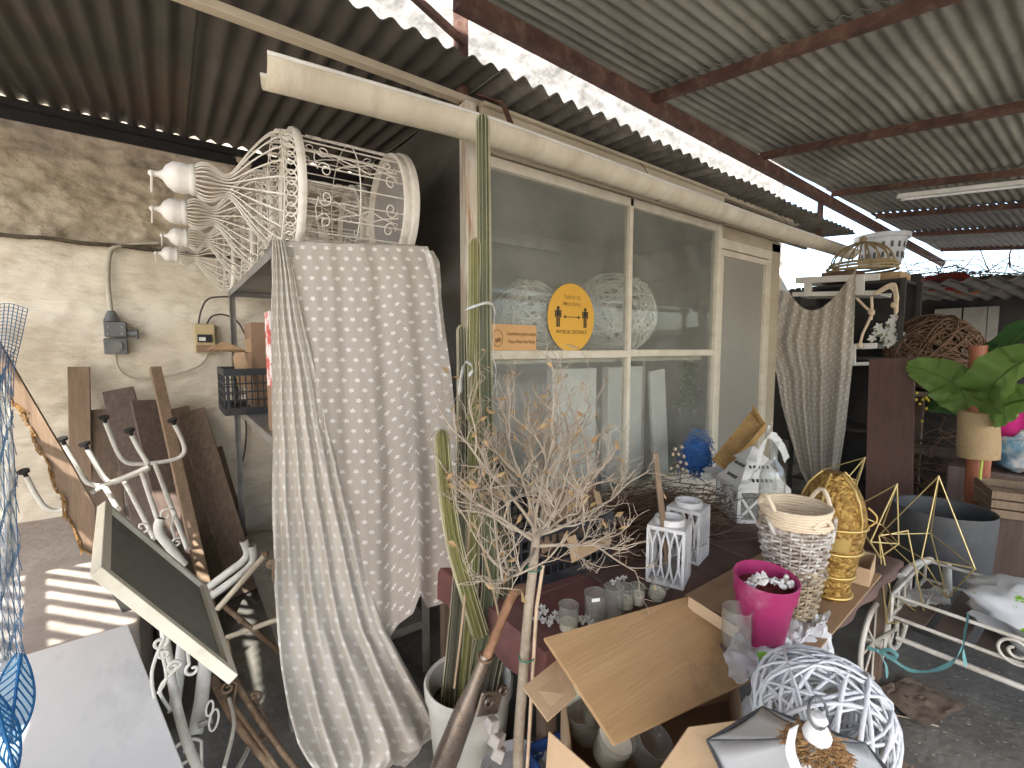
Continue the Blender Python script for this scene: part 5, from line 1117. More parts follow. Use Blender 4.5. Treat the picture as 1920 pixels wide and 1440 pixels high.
ap = at(1532, 1376, D=.92); TL = thing('tin_lantern', 'white tin lantern with pyramid roof, ribbon and rusty rope collar', 'lantern', (ap.x, ap.y, ap.z-.45))
NF = 6; rb_ = .2; hz = .1; cx_ = Vector((ap.x, ap.y, 0))
def rp(k, f, o=0):
    a = 2*math.pi*k/NF+RAD(52); r = .018+(rb_-.018)*f**1.0; return cx_+Vector((math.cos(a)*(r+o), math.sin(a)*(r+o), ap.z-.01-hz*(f**.8)))
for k in range(NF):
    g = MB(); g.grid(lambda u, v: rp(k, v).lerp(rp(k+1, v), u)-Vector((0, 0, .008*math.sin(math.pi*u)*v)), 4, 6); o = g.build('roof_panel', m_tin, TL, smooth=180); s_ = o.modifiers.new('t', 'SOLIDIFY'); s_.thickness = .003
    g = MB(); g.tube([rp(k, v/6, .001) for v in range(7)], .0038, 6); g.tube([rp(k, 1, .001), rp(k+1, 1, .001)], .0038, 6); g.build('edge_bead', m_edge, TL, smooth=60)
    g = MB(); a0_, b0_ = rp(k, .8), rp(k+1, .8); lo0 = Vector((0, 0, .40)); a0_.z = b0_.z = rp(k, .97).z; a1, b1 = Vector((a0_.x, a0_.y, .398)), Vector((b0_.x, b0_.y, .398)); g.tube([a0_, a1], .006, 6); g.tube([a1, b1], .006, 6); g.build('side_post', m_tin, TL)
    g = MB(); g.slab([a0_*.99+b0_*.01, b0_*.99+a0_*.01, b1*.99+a1*.01, a1*.99+b1*.01], .002); g.build('pane', m_gls, TL)
g = MB(); g.lathe([(.0, -.02), (.022, -.018), (.026, 0), (.019, .016), (.013, .024), (.018, .032), (.013, .041), (0, .043)], 20, Matrix.Translation(ap)); g.build('cap', m_tin, TL, smooth=40)
g = MB(); g.tube([ap+Vector((.035*math.cos(j*.35), .012*math.sin(j*.35), .045+.022*math.sin(j*.35))) for j in range(18)], .003, 6, closed=True); g.build('ring', m_edge, TL, smooth=60)
rr = random.Random(31); g = MB(); m_fuzz = mat('rusty_rope_fuzz', (.4, .24, .1), (.26, .14, .06), rough=.95, scale=30, bump=.4)
for k in range(1100):
    a = rr.uniform(0, 6.283); f = rr.uniform(.03, .2); b0 = cx_+Vector((math.cos(a)*(.018+.182*f), math.sin(a)*(.018+.182*f), ap.z-.004-hz*(f**.8))); g.tube([b0, b0+Vector((rr.gauss(0, .006)+math.cos(a)*.006, rr.gauss(0, .006)+math.sin(a)*.006, rr.uniform(-.004, .004)))], .0014, 3)
g.build('rope_fuzz', m_fuzz, TL)
def rib4(u, v): return at(1490-14*math.sin(u*3)+u*12, 1362+u*90, D=.83-.02*math.sin(u*3))+Vector((.012*(v-.5)*2, -.006*(v-.5), .004*fbm(u*5, v)))
g = MB(); g.grid(rib4, 20, 3); g.build('ribbon', m_rib, TL, smooth=180)
# ================================================================== BEHIND THE GLASS
m_vine = mat('grey_vine', (.86, .84, .78), (.74, .72, .65), rough=.7, scale=14, bump=.1)
zsf = 1.546
GBL = 'vine balls behind the window'
c1 = at(988, 575, Y=2.42); c2 = at(1150, 568, Y=2.44)
r1_, r2_ = px(72, c1), px(78, c2); c1.z = zsf+r1_; c2.z = zsf+r2_
twig_ball('smaller vine ball on the shelf behind the glass, above the mask notice', c1, r1_, 90, .0055, m_vine, 41, GBL, 'vine_ball'); twig_ball('larger vine ball on the shelf behind the oval yellow sticker', c2, r2_, 95, .0058, m_vine, 42, GBL, 'vine_ball')
m_ped = mat('white_board', (.86, .85, .82), (.8, .79, .75), rough=.5, scale=2, bump=.03)
def ped(label, x0, x1, y, z1, tilt=0, dd=.06):
    a, b = at(x0, 760, Y=y), at(x1, 760, Y=y); g = MB(); g.box(((a.x+b.x)/2, y, z1/2+.04), (b.x-a.x, dd, z1), (0, tilt, 0)); tag(g.build('display_board', m_ped, bevel=.003), label, 'board', 'white boards stored behind the window')
ped('wide white board upright behind the glass, behind the dead shrub', 1030, 1112, 2.28, 1.43)
ped('narrow white board upright behind the glass next to the mullion', 1134, 1198, 2.32, 1.43)
ped('slim white board leaning at an angle behind the right pane', 1226, 1252, 2.26, 1.40, RAD(-6), .03)
pl_ = thing('hanging_plant', 'pale hanging artificial plant behind the right lower pane', 'plant', at(1290, 660, Y=2.35)); rr = random.Random(17)
g = MB(); g2 = MB(); m_hl = mat('pale_green_leaf', (.3, .33, .2), (.14, .19, .09), rough=.6, scale=10, trans=.2); gl = MB()
for s_ in range(9):
    p0 = at(1288, 668, Y=2.35); e = at(1268+s_*5.5, 720+rr.uniform(0, 70), Y=2.32+rr.uniform(-.04, .06)); P_ = smooth_path([p0, p0.lerp(e, .4)+Vector((rr.uniform(-.05, .05), 0, .06)), e], 8); g.tube(P_, .002, 4)
    for p in P_[3:]:
        for k in range(4): leaf(p, rr.uniform(.03, .055))
g.build('stems', m_hl, pl_); stuff(gl.build('leaves', m_hl, pl_)); g = MB(); g.lathe([(0, 0), (.05, 0), (.07, .1), (.062, .1), (.045, .01), (0, .01)], 20, Matrix.Translation(at(1288, 668, Y=2.35)-Vector((0, 0, .05)))); g.build('pot', m_pot, pl_, smooth=40)
g = MB(); g.beam((1.7, 3.6, 2.62), (3.3, 3.6, 2.62), .06, .05); tag(g.build('inner_tube_light', m_wpl), 'unlit tube light on the ceiling inside the shed', 'light')
# ================================================================== NOTICES ON THE GLASS
m_or = mat('orange_yellow_print', (.75, .42, .06), (.7, .38, .05), rough=.5, bump=0, scale=2); m_or2 = mat('pale_orange_print', (.68, .4, .17), (.63, .36, .15), rough=.5, bump=0, scale=2); m_ink = mat('black_ink', (.03, .027, .02), rough=.6, bump=0); m_ink2 = mat('brown_ink', (.3, .15, .05), rough=.6, bump=0)
YN = 2.094
def text(s, c, h, m, par, font_w=1):
    cu = bpy.data.curves.new('lettering', 'FONT'); cu.body = s; cu.size = h; cu.align_x = 'CENTER'; cu.align_y = 'CENTER'; cu.extrude = .0004
    ob = bpy.data.objects.new('tmp_text', cu); COL.objects.link(ob); dg = bpy.context.evaluated_depsgraph_get(); me = bpy.data.meshes.new_from_object(ob.evaluated_get(dg)); bpy.data.objects.remove(ob)
    M = Matrix.Translation(c) @ Matrix.Rotation(RAD(90), 4, 'X') @ Matrix.Diagonal((font_w, 1, 1, 1)); me.transform(WM[par.name].inverted() @ M); me.materials.clear(); me.materials.append(m)
    o = bpy.data.objects.new('lettering', me); COL.objects.link(o); o.parent = par; return o
oc = at(1072, 596, Y=YN); ow, oh = (at(1115, 596, Y=YN).x-at(1028, 596, Y=YN).x)/2, (at(1072, 532, Y=YN).z-at(1072, 660, Y=YN).z)/2
ov = thing('oval_sticker', 'oval orange physical distance sticker with two figures on the window', 'sticker', oc)
g = MB(); M = Matrix.Translation(oc) @ Matrix.Rotation(RAD(90), 4, 'X') @ Matrix.Diagonal((ow, oh, 1, 1)); g.lathe([(0, .0015), (.97, .0015), (1, 0), (.97, -.0015), (0, -.0015)], 64, M); g.build('disc', m_or, ov)
def op(u, v): return oc+Vector((u*ow, -.0022, v*oh))
text('Τηρείτε τις', op(0, .6), oh*.17, m_ink2, ov, .8); text('Αποστάσεις', op(0, .4), oh*.17, m_ink2, ov, .8); text('PHYSICAL DISTANCE', op(0, -.42), oh*.155, m_ink, ov, .85)
for s_ in (-1, 1):
    g = MB(); c = op(.58*s_, .05); k = oh*.5
    def bx(x, z, w_, h_): g.box(c+Vector((x*k, 0, z*k)), (w_*k, .001, h_*k))
    g.lathe([(0, .0006), (.11*k, .0006), (.11*k, -.0006), (0, -.0006)], 14, Matrix.Translation(c+Vector((0, 0, .42*k))) @ Matrix.Rotation(RAD(90), 4, 'X'))
    bx(0, .12, .26, .38); bx(-.2, .1, .09, .42); bx(.2, .1, .09, .42); bx(-.075, -.37, .11, .58); bx(.075, -.37, .11, .58); g.build('figure', m_ink, ov)
g = MB(); c = op(0, .02); L_ = ow*.62; g.box(c, (L_, .001, oh*.02))
for s_ in (-1, 1): g.add([c+Vector((s_*L_*.6, 0, 0)), c+Vector((s_*L_*.42, 0, oh*.05)), c+Vector((s_*L_*.42, 0, -oh*.05))], [(0, 1, 2)])
g.build('arrow', m_ink, ov)
a, b = at(922, 607, Y=YN), at(1005, 660, Y=YN); mc_ = (a+b)/2; mw, mh = b.x-a.x, abs(a.z-b.z)
mk = thing('mask_notice', 'small pale orange face mask notice on the window beside the cactus', 'notice', mc_, (0, RAD(-1.5), 0)); g = MB(); g.box(mc_, (mw, .003, mh)); g.build('card', m_or2, mk, bevel=.0008)
cc = mc_+Vector((.18*mw, -.003, 0)); text('Συνιστάται η χρήση μάσκας', cc+Vector((-.02*mw, 0, mh*.16)), mh*.17, m_ink2, mk, .62); text('Please Wear Face Masks', cc+Vector((-.02*mw, 0, -mh*.12)), mh*.19, m_ink2, mk, .66)
g = MB(); lc = mc_+Vector((-.38*mw, -.0025, 0)); g.tube([lc+Vector((mh*.22*math.cos(k*.26), 0, mh*.3*math.sin(k*.26))) for k in range(24)], .0018, 4, closed=True); g.beam(lc+Vector((-mh*.1, 0, -mh*.1)), lc+Vector((mh*.14, 0, -mh*.04)), .001, mh*.14); g.build('mask_symbol', m_ink2, mk)
# ================================================================== RIGHT SIDE
m_dk = mat('dark_painted_steel', (.05, .047, .045), (.03, .028, .027), rough=.6, scale=6)
XR = 5.02
rr_ = thing('shelf_unit', 'dark steel shelf unit beyond the shed door carrying white trays', 'shelf', (5.3, 1.6, 0))
for x in (XR+.02, XR+.52):
    for y in (1.2, 2.02):
        g = MB(); g.box((x, y, 1.105), (.035, .035, 2.21)); g.build('upright', m_dk, rr_)
for z in (.3, .85, 1.52, 2.2):
    g = MB(); g.box((XR+.27, 1.61, z), (.46, .78, .025)); g.build('shelf_board', m_dk, rr_)
g = MB(); g.box((XR+.56, 1.62, 1.15), (.02, .84, 2.3)); g.build('back_panel', m_dk, rr_)  # dark panel added and raised to block sky light behind the hanging cloth
m_wp = mat('white_painted_slat', (.8, .79, .76), (.68, .66, .62), rough=.5, scale=6, bump=.08, dirt=(.5, .46, .4), dirt_amt=.35)
def tray(label, rails, posts, X, group='white slatted trays on the shelf unit'):
    t = thing('white_tray', label, 'tray', at(rails[0][0], rails[0][1], X=X), group=group)
    for x0, y0, x1, y1, h in rails:
        a, b = at(x0, y0, X=X), at(x1, y1, X=X); g = MB(); g.beam(a, b, .02, px(h, a)); g.build('rail', m_wp, t, bevel=.003)
        g = MB(); g.beam(a+Vector((.34, 0, 0)), b+Vector((.34, 0, 0)), .02, px(h, a)); g.build('rail', m_wp, t, bevel=.003)
    for x, y0, y1, w_ in posts:
        a, b = at(x, y0, X=X-.022), at(x, y1, X=X-.022); g = MB(); g.beam(a, b, .02, px(w_, a), (0, 1, 0)); g.build('cleat', m_wp, t, bevel=.003)
    x0, y0, x1, y1, h = rails[-1]; a, b = at(x0, y0, X=X), at(x1, y1, X=X)
    for k in range(5): g = MB(); g.beam(a+Vector((.05+.06*k, 0, -.012)), b+Vector((.05+.06*k, 0, -.012)), .05, .012); g.build('base_slat', m_wp, t)
    return t
tray('white slatted tray on the top shelf over the hanging spotted cloth', [(1492, 526, 1650, 519, 11), (1486, 552, 1648, 549, 8)], [(1515, 522, 556, 13), (1612, 518, 553, 15)], XR-.03)
tray('smaller white slatted tray on the middle shelf', [(1592, 650, 1645, 648, 10), (1590, 683, 1640, 681, 6)], [(1600, 648, 684, 8)], XR-.02)
# hanging cloth
m_cl3 = flower_cloth('dusty_spotted_cloth', (.62, .57, .49), (.52, .47, .4), (.82, .79, .72), .06, (15, 34), .25)
tabL = [(505, 1456), (560, 1446), (640, 1431), (668, 1440), (700, 1456), (760, 1466), (820, 1482), (880, 1500), (905, 1512)]; tabR = [(505, 1605), (600, 1602), (700, 1597), (800, 1586), (880, 1574), (905, 1562)]
def hc(u, v):
    yt = 507+75*math.sin(math.pi*u)**1.2*(1 if u < .55 else 1) if .02 < u < .98 else 507
    y = yt+(905-yt)*v; l, r = interp(tabL, y)[0], interp(tabR, y)[0]
    fold = .05*math.sin(2*math.pi*(u*3.5+.3*v))*(.3+v)+.02*math.sin(2*math.pi*(u*8+v))+.012*fbm(u*6, v*6)
    return at(l+(r-l)*u, y, X=4.9-fold)
t = thing('hanging_cloth', 'dusty grey spotted cloth hung by two corners from the top shelf', 'cloth', at(1530, 905, X=4.9)); g = MB(); g.grid(hc, 60, 80, uv=lambda u, v: (u, v)); g.build('cloth', m_cl3, t, smooth=180)
# tall brown board
a, b = at(1672, 672, X=4.45), at(1664, 1012, X=4.2); b = a+(b-a)*(a.z/(a.z-b.z)) if b.z != a.z else b
m_bb = wood('dark_red_brown_board', (.12, .062, .045), (.075, .038, .028), 2, scale=3); g = MB(); g.beam(b+Vector((0, 0, .005)), a, .03, px(68, a), (0, 1, 0)); tag(g.build('tall_board', m_bb, bevel=.004), 'tall dark red-brown board standing upright right of the hanging cloth', 'board')
# straw cage on the top
SC = at(1615, 508, X=5.25); t = thing('straw_cage', 'small straw dome cage on a flat straw base above the white tray', 'cage', SC); m_st = mat('straw', (.42, .33, .18), (.28, .21, .1), rough=.7, scale=12)
for k in range(16):
    a0 = math.pi*2*k/16; g = MB(); g.tube([SC+Vector((.24*math.cos(a0)*math.cos(q*math.pi/16), .24*math.sin(a0)*math.cos(q*math.pi/16), .06+.2*math.sin(q*math.pi/16))) for q in range(9)], .007, 5); g.build('rib', m_st, t, smooth=60)
for z, r in ((.0, .27), (.03, .27), (.06, .25)): g = MB(); g.tube([SC+Vector((r*math.cos(k*.2618), r*math.sin(k*.2618), z)) for k in range(24)], .012, 6, closed=True); g.build('hoop', m_st, t, smooth=60)
g = MB(); g.ball(SC+Vector((0, 0, .29)), .03, 10, 8); g.build('knob', m_st, t, smooth=180)
for i, (x0, y0, x1, y1, lab) in enumerate(((1540, 512, 1600, 526, 'flat cardboard sheet sticking out above the white tray'), (1650, 512, 1688, 528, 'stack of flattened cardboard next to the straw cage'))):
    a, b = at(x0, y0, X=5.12), at(x1, y1, X=5.12); g = MB()
    g.box(((a+b)/2)+Vector((.15, 0, 0)), (.3, abs(b.y-a.y), abs(a.z-b.z))); tag(g.build('cardboard_stack', m_card2 if i == 0 else m_card, bevel=.003), lab, 'cardboard')
# rope bundle
t = thing('rope_bundle', 'bundle of cream cotton rope with knots dangling off the top shelf', 'rope', at(1670, 560, X=4.92)); rg = random.Random(3)
for k in range(7):
    g = MB(); g.tube(smooth_path([at(1640+rg.uniform(-3, 3), 552, X=4.92), at(1658, 545-rg.uniform(0, 8), X=4.9), at(1676+rg.uniform(-3, 3), 538-rg.uniform(-6, 6), X=4.9), at(1682+rg.uniform(-4, 4), 560, X=4.9), at(1678+rg.uniform(-4, 4), 585+rg.uniform(-8, 8), X=4.9)], 6), .011, 6); g.build('strand', m_rope, t, smooth=180)
for pts in ([(1605, 558), (1625, 578), (1634, 585), (1630, 600), (1618, 625), (1613, 645)], [(1634, 556), (1635, 580), (1633, 600)]):
    g = MB(); g.tube(smooth_path([at(x, y, X=4.92) for x, y in pts], 6), .011, 6); g.build('strand', m_rope, t, smooth=180)
for x, y in ((1634, 586), (1677, 572), (1613, 648)): g = MB(); g.ball(at(x, y, X=4.91), .028, 9, 7, jit=.3); g.build('knot', m_rope, t, smooth=180)
# flowers on the middle shelf
t = thing('white_flowers', 'small bunch of white artificial flowers on the middle shelf', 'flowers', at(1670, 640, X=5.05)); g = MB(); rg = random.Random(6); gl = MB(); rr = rg
for k in range(26):
    c = at(1665+rg.gauss(0, 14), 628+rg.gauss(0, 13), X=5.05)
    for j in range(5):
        a0 = j*1.26+k; d = Vector((-.3, math.cos(a0), math.sin(a0))); s = Vector((0, -math.sin(a0), math.cos(a0)))*.014; g.add([c, c+d*.02+s, c+d*.04, c+d*.02-s], [(0, 1, 2), (0, 2, 3)])
    leaf(c, .06); leaf(c, .06)
g.build('blossoms', mat('paper_white', (.8, .79, .76)), t); gl.build('leaves', m_hl, t)
# laundry basket, red and grey bundles on the far roof
LB = at(1650, 500, X=6.6); t = thing('laundry_basket', 'white plastic laundry basket with slots standing upside on the far roof', 'basket', LB); m_lb = mat('white_plastic', (.78, .79, .8), (.7, .71, .72), rough=.4, scale=4, bump=.03)
g = MB(); h = px(56, LB); r0 = px(34, LB); g.lathe([(0, 0), (r0*.86, 0), (r0*.9, .02), (r0*1.12, h*.85), (r0*1.25, h*.86), (r0*1.28, h), (r0*1.18, h), (r0*1.06, h*.85), (r0*.84, .03), (0, .03)], 40, Matrix.Translation(LB)); g.build('tub', m_lb, t, smooth=35)
for row in (.3, .62):
    for k in range(18):
        a0 = 2*math.pi*k/18; r = r0*(.9+.22*(row+.05))+.004; c = LB+Vector((r*math.cos(a0), r*math.sin(a0), h*row)); g = MB(); g.box(c, (.006, px(4, LB), h*.18), (0, 0, a0)); g.build('slot', m_gp, t)
lo2 = thing('far_lean_to', 'low grey lean-to with sagging sheet roof at the end of the yard', 'lean-to', (8, 1.4, 0)); m_lr = mat('weathered_roof_sheet', (.2, .19, .175), (.11, .105, .095), rough=.9, scale=4, bump=.3, dirt=(.14, .12, .1), dirt_amt=.6)
corr(6.2, 10.4, .35, 3.9, 2.24, 2.38, .16, .02, along='x', sd=55, wob=.03).build('roof_sheet', m_lr, lo2, smooth=60)
g = MB(); g.tube([(6.2, .34, 2.21), (10.4, .3, 2.21)], .06, 10); g.build('edge_pipe', m_lr, lo2, smooth=60)
m_gpan = mat('pale_grey_panel', (.42, .41, .38), (.3, .29, .27), rough=.6, scale=2, bump=.06, dirt=(.2, .18, .16), dirt_amt=.5)
for k, (x0, x1) in enumerate(((1752, 1802), (1806, 1850), (1852, 1872))):
    a, b = at(x0, 600, X=8.6), at(x1, 600, X=8.6); g = MB(); g.box((8.6, (a.y+b.y)/2, 1.08), (.03, abs(a.y-b.y), 2.16)); g.build('wall_panel', m_gpan, lo2)
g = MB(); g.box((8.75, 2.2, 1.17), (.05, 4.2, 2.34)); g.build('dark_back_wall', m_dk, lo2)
for y in (.4, 1.4): g = MB(); g.box((6.3, y, 1.08), (.07, .07, 2.16)); g.build('post', m_dk, lo2)
ew = thing('end_wall', 'dark boarded wall closing the far end of the yard', 'wall', (9.4, -2, 0))
for k in range(22): g = MB(); g.box((9.4, .28-.3*k, .98), (.03, .285, 1.96+.02*math.sin(k*2.3))); g.build('board', m_brn, ew)
g = MB(); g.box((9.36, -2.9, 2.02), (.14, 6.7, .06)); g.build('coping', m_lr, ew)
m_redf = mat('red_fabric', (.5, .05, .035), (.35, .03, .025), rough=.6, scale=6, bump=.3, trans=.2)
def lump(name, label, cat, c, r, sq, m, seed=0, jit=.35): g = MB(); g.ball(c, r, 28, 18, sq, jit, seed); return tag(g.build(name, m, smooth=180), label, cat)
lump('red_bundle', 'bright red fabric bundle lying on the far lean-to roof', 'bundle', Vector((*at(1775, 490, X=7.2)[:2], 2.37)), .2, (1, 1.1, .5), m_redf, 3); lump('red_bundle', 'smaller orange-red bundle at the roof edge next to the bright red one', 'bundle', Vector((*at(1818, 488, X=7.6)[:2], 2.35)), .16, (1, 1.0, .6), mat('orange_red_fabric', (.6, .12, .05), (.45, .08, .035), rough=.6, scale=6, bump=.3), 5)
lump('grey_tarp', 'grey tarpaulin lump drooping over the end of the far roof', 'tarp', Vector((*at(1862, 512, X=7.4)[:2], 2.33)), .2, (1.2, 1.1, .45), m_lr, 8)
brush('dry_vines', 'tangle of dry vines trailing over the far lean-to roof', (7.3, 1.25, 2.3), (.35, .3, .12), 140, .6, m_bv if 'm_bv' in globals() else m_brush, 'vines', 61, .005)
# brown twig ball on a trestle pile
m_bv = mat('brown_vine', (.17, .1, .06), (.09, .052, .032), rough=.8, scale=14, bump=.15)
tbx = at(1748, 662, X=5.3); twig_ball('big dark brown vine ball on the bench beyond the tall board', tbx, .33, 95, .008, m_bv, 71, None, 'vine_ball', .08)
t = thing('work_bench', 'rough dark bench loaded with brushwood beyond the planter', 'bench', (5.4, .85, 0)); zb_ = tbx.z-.325
g = MB(); g.box((5.45, .72, zb_-.02), (.8, 1.05, .04)); g.build('bench_top', m_wd2, t)
for x in (5.1, 5.8):
    for y in (.25, 1.2): g = MB(); g.box((x, y, (zb_-.045)/2), (.06, .06, zb_-.045)); g.build('leg', m_wd2, t)
g = MB(); g.box((5.12, .7, .75), (.03, 1.0, .08)); g.build('crossbar', m_wd2, t)
g = MB(); g.box((6.02, .72, .62), (.04, 1.3, 1.24)); tag(g.build('dark_backing', m_dk), 'dark backing sheet added to darken the space behind the loaded bench', 'backing sheet')  # dark sheet added so the pale wall behind the bench reads as shade
brush('brushwood', 'dark brushwood heap stuffed under the bench behind the planter', (5.3, .8, .02), (.25, .3, .45), 380, .6, m_bv, 'twigs', 14, .004)
brush('brushwood', 'loose twigs and straw lying by the wooden crate', (4.7, .2, .02), (.3, .2, .1), 160, .5, m_twig, 'twigs', 15, .003)
g = MB(); rg = random.Random(5)
t = thing('yellow_blossoms', 'few tiny yellow blossoms in the dark brushwood under the bench', 'blossoms', at(1735, 760, X=5.0))
for k in range(16): g = MB(); g.ball(at(1735+rg.gauss(0, 14), 755+rg.gauss(0, 16), X=5.0), .012, 6, 4, jit=.4, seed=k); g.build('blossom', mat('yellow_blossom', (.6, .5, .05), rough=.7, bump=0), t)
# dark planter
BKT = at(1765, 1000, X=3.52); BKT.z = 0; rb2 = px(73, BKT+Vector((0, 0, .3))); m_plt = mat('dark_grey_planter', (.06, .063, .066), (.042, .044, .046), rough=.6, scale=5, bump=.1, dirt=(.11, .105, .095), dirt_amt=.5)
bh = at(1765, 950, X=BKT.x).z
t = thing('round_planter', 'large empty dark grey round planter behind the white cart', 'planter', BKT); g = MB(); g.lathe([(0, 0), (rb2*.84, 0), (rb2*.88, .02), (rb2, bh-.01), (rb2*.99, bh), (rb2*.94, bh-.005), (rb2*.85, .05), (0, .05)], 48, Matrix.Translation(BKT)); g.build('planter', m_plt, t, smooth=40)
# banana plant
m_ban = mat('banana_leaf', (.2, .31, .075), (.12, .21, .045), rough=.45, scale=3, bump=.08, trans=.3, stretch=(1, 1, 1)); m_ban2 = mat('dark_banana_leaf', (.05, .13, .035), (.03, .08, .02), rough=.45, scale=3, bump=.08, trans=.2); m_bam = mat('red_brown_bamboo', (.3, .1, .05), (.2, .06, .03), rough=.4, scale=5, bump=.05, stretch=(4, 4, .5)); m_bur = mat('burlap', (.42, .3, .17), (.33, .23, .12), rough=.95, scale=60, bump=.5)
XB = 4.15
bp_ = thing('banana_plant', 'artificial banana plant with big green leaves wrapped in burlap', 'plant', Vector((at(1838, 940, X=XB).x, at(1838, 940, X=XB).y, 0)))
def pole_(x, r, m, y0, dx=0): 
    a = at(x, y0, X=XB+dx); b = at(x-6, 1000, X=XB+dx); b = Vector((b.x, b.y, 0)); g = MB(); N_ = 26; g.tube([a.lerp(b, k/N_) for k in range(N_+1)], [r*(1.12 if k % 5 == 0 else 1) for k in range(N_+1)], 14); return g.build('cane', m, bp_, smooth=50)
pole_(1834, .042, m_bam, 648); pole_(1850, .035, m_bam, 700, .06)
g = MB(); c0, c1_ = at(1834, 775, X=XB), at(1834, 858, X=XB); g.tube([c0+Vector((0, 0, .01)), c0, c0.lerp(c1_, .3), c0.lerp(c1_, .7), c1_], [.09, .098, .1, .105, .1], 20); g.build('burlap_wrap', m_bur, bp_, smooth=60)
def bleaf(pts, wd, m, dX=0, roll=.3, X=XB):
    P_ = smooth_path([at(x, y, X=X+dX*i/(len(pts)-1)) for i, (x, y) in enumerate(pts)], 8); N_ = len(P_); w_ = px(wd, P_[0])
    def f(u, v):
        i = min(N_-1, int(v*(N_-1)+.5)); p = P_[i]; d = (P_[min(i+1, N_-1)]-P_[max(i-1, 0)]).normalized(); s = d.cross(Vector((-1, roll, .2))).normalized(); nn = s.cross(d)
        k = (2*u-1); ww = w_*max(.03, math.sin(math.pi*min(1, v*.93+.05))**.65); return p+s*ww*k+nn*(.05*abs(k)*ww/w_+.012*math.sin(v*26)*abs(k)+.02*fbm(k*2, v*5, wd))
    g = MB(); g.grid(f, 14, 30); lf = g.build('leaf', m, bp_, smooth=180); g = MB(); g.tube([f(.5, j/20)+Vector((-.004, 0, 0)) for j in range(21)], .006, 6); g.build('midrib', m_ban, lf, smooth=60)
bleaf([(1828, 778), (1808, 742), (1770, 708), (1702, 684)], 40, m_ban, .25)
bleaf([(1842, 780), (1858, 730), (1892, 694), (1950, 660)], 42, m_ban, -.5)
bleaf([(1844, 782), (1872, 765), (1908, 752), (1955, 748)], 36, m_ban, -.3, .1)
bleaf([(1842, 780), (1870, 690), (1902, 640), (1960, 596)], 36, m_ban2, .3, .8)
bleaf([(1832, 782), (1808, 768), (1776, 760), (1745, 768)], 18, m_ban2, .4)
g = MB(); g.tube(smooth_path([at(1842, 860, X=XB-.06), at(1838, 900, X=XB-.08), at(1846, 940, X=XB-.07), at(1843, 1000, X=XB-.06)], 6), .008, 6); g.build('yellow_cord', mat('yellow_green_cord', (.45, .5, .08), rough=.5, bump=0), bp_, smooth=60)
# wooden crates and bag at the right edge
def slat_crate(label, c, w_, d_, h, rz, n=3):
    t = thing('wooden_box', label, 'box', c, (0, 0, rz))
    for k in range(n):
        z = h*(k+.5)/n; th = h/n*.82
        for s in (-1, 1):
            g = MB(); g.box((0, s*d_/2, z), (w_, .012, th)); g.build('slat', m_wd4, t, local=True); g = MB(); g.box((s*(w_/2-.006), 0, z), (.012, d_-.014, th)); g.build('slat', m_wd4, t, local=True)
    g = MB(); g.box((0, 0, .006), (w_-.03, d_-.02, .01)); g.build('bottom', m_wd4, t, local=True); return t
slat_crate('small slatted wooden box on a stack right of the banana cane', at(1908, 962, X=4.0), .36, .3, .16, RAD(20))
sb = at(1908, 962, X=4.0); g = MB(); g.box((sb.x+.02, sb.y, sb.z/2-.002), (.3, .26, sb.z-.006)); tag(g.build('timber_block', m_wd2, bevel=.01), 'dark timber block under the small slatted wooden box', 'block')
m_mag = mat('magenta_print_bag', (.55, .03, .2), (.65, .6, .62), rough=.35, scale=6, lo=.36, hi=.4, bump=.25); m_bl2 = mat('blue_print', (.2, .42, .6), (.75, .75, .75), rough=.4, scale=5, lo=.4, hi=.5)
lump('magenta_bag', 'magenta and white printed plastic bag behind the banana leaves', 'bag', at(1908, 815, X=4.75), .28, (.6, .9, .75), m_mag, 4, .4); lump('blue_bag', 'pale blue and white plastic bag beside the magenta bag', 'bag', at(1940, 850, X=4.6), .2, (.6, .9, .7), m_bl2, 9, .4)
mg_ = at(1916, 880, X=4.65); g = MB(); g.box((mg_.x+.1, mg_.y, mg_.z/2-.01), (.5, .7, mg_.z-.02)); tag(g.build('lumber_pile', m_wd2, bevel=.01), 'dark pile of lumber under the printed bags', 'lumber')
g = MB(); a, b = at(1840, 992, Z=.3), at(1893, 1006, Z=.3); g.tube([a, b], .022, 12); t = tag(g.build('white_tube', m_wtub, smooth=50), 'short white plastic tube lying across rubble behind the planter', 'tube')
brush('brushwood', 'dry rubble of sticks on the ground under the short white tube', (4.3, .3, .0), (.25, .18, .13), 220, .35, m_bv, 'twigs', 44, .005)
# ---- white wrought-iron cart
ct = thing('iron_cart', 'white wrought-iron flower cart with spoked wheels and scroll side', 'cart', (2.8, .25, 0)); m_ct = mat('white_iron', (.66, .64, .58), (.5, .47, .4), rough=.5, scale=10, bump=.1, dirt=(.3, .2, .12), dirt_amt=.5, dirt_scale=12)
xa, xb_, ya, yb_ = 2.56, 3.12, .58, -.62; zt_, zl, zbm_ = .5, .40, .30
def rod(p, q, r=.008, nm='rail'): g = MB(); g.tube([p, q], r, 8); return g.build(nm, m_ct, ct, smooth=60)
for x in (xa, xb_):
    rod((x, ya, zt_), (x-.02*(x == xa), yb_, zt_)); rod((x, ya, zl), (x, yb_, zl)); 
    for y in (ya, yb_, 0): rod((x, y, zt_), (x, y, zl-.02), .007, 'upright')
rod((xa+.02, ya-.02, .3), (xa+.02, yb_, .3), .012)
for y in (ya, yb_):
    rod((xa, y, zt_), (xb_, y, zt_)); rod((xa, y, zl), (xb_, y, zl)); 
    for x in (xa+.1, xa+.2, xa+.3, xa+.4): rod((x, y, zt_), (x, y, zl), .005, 'upright')
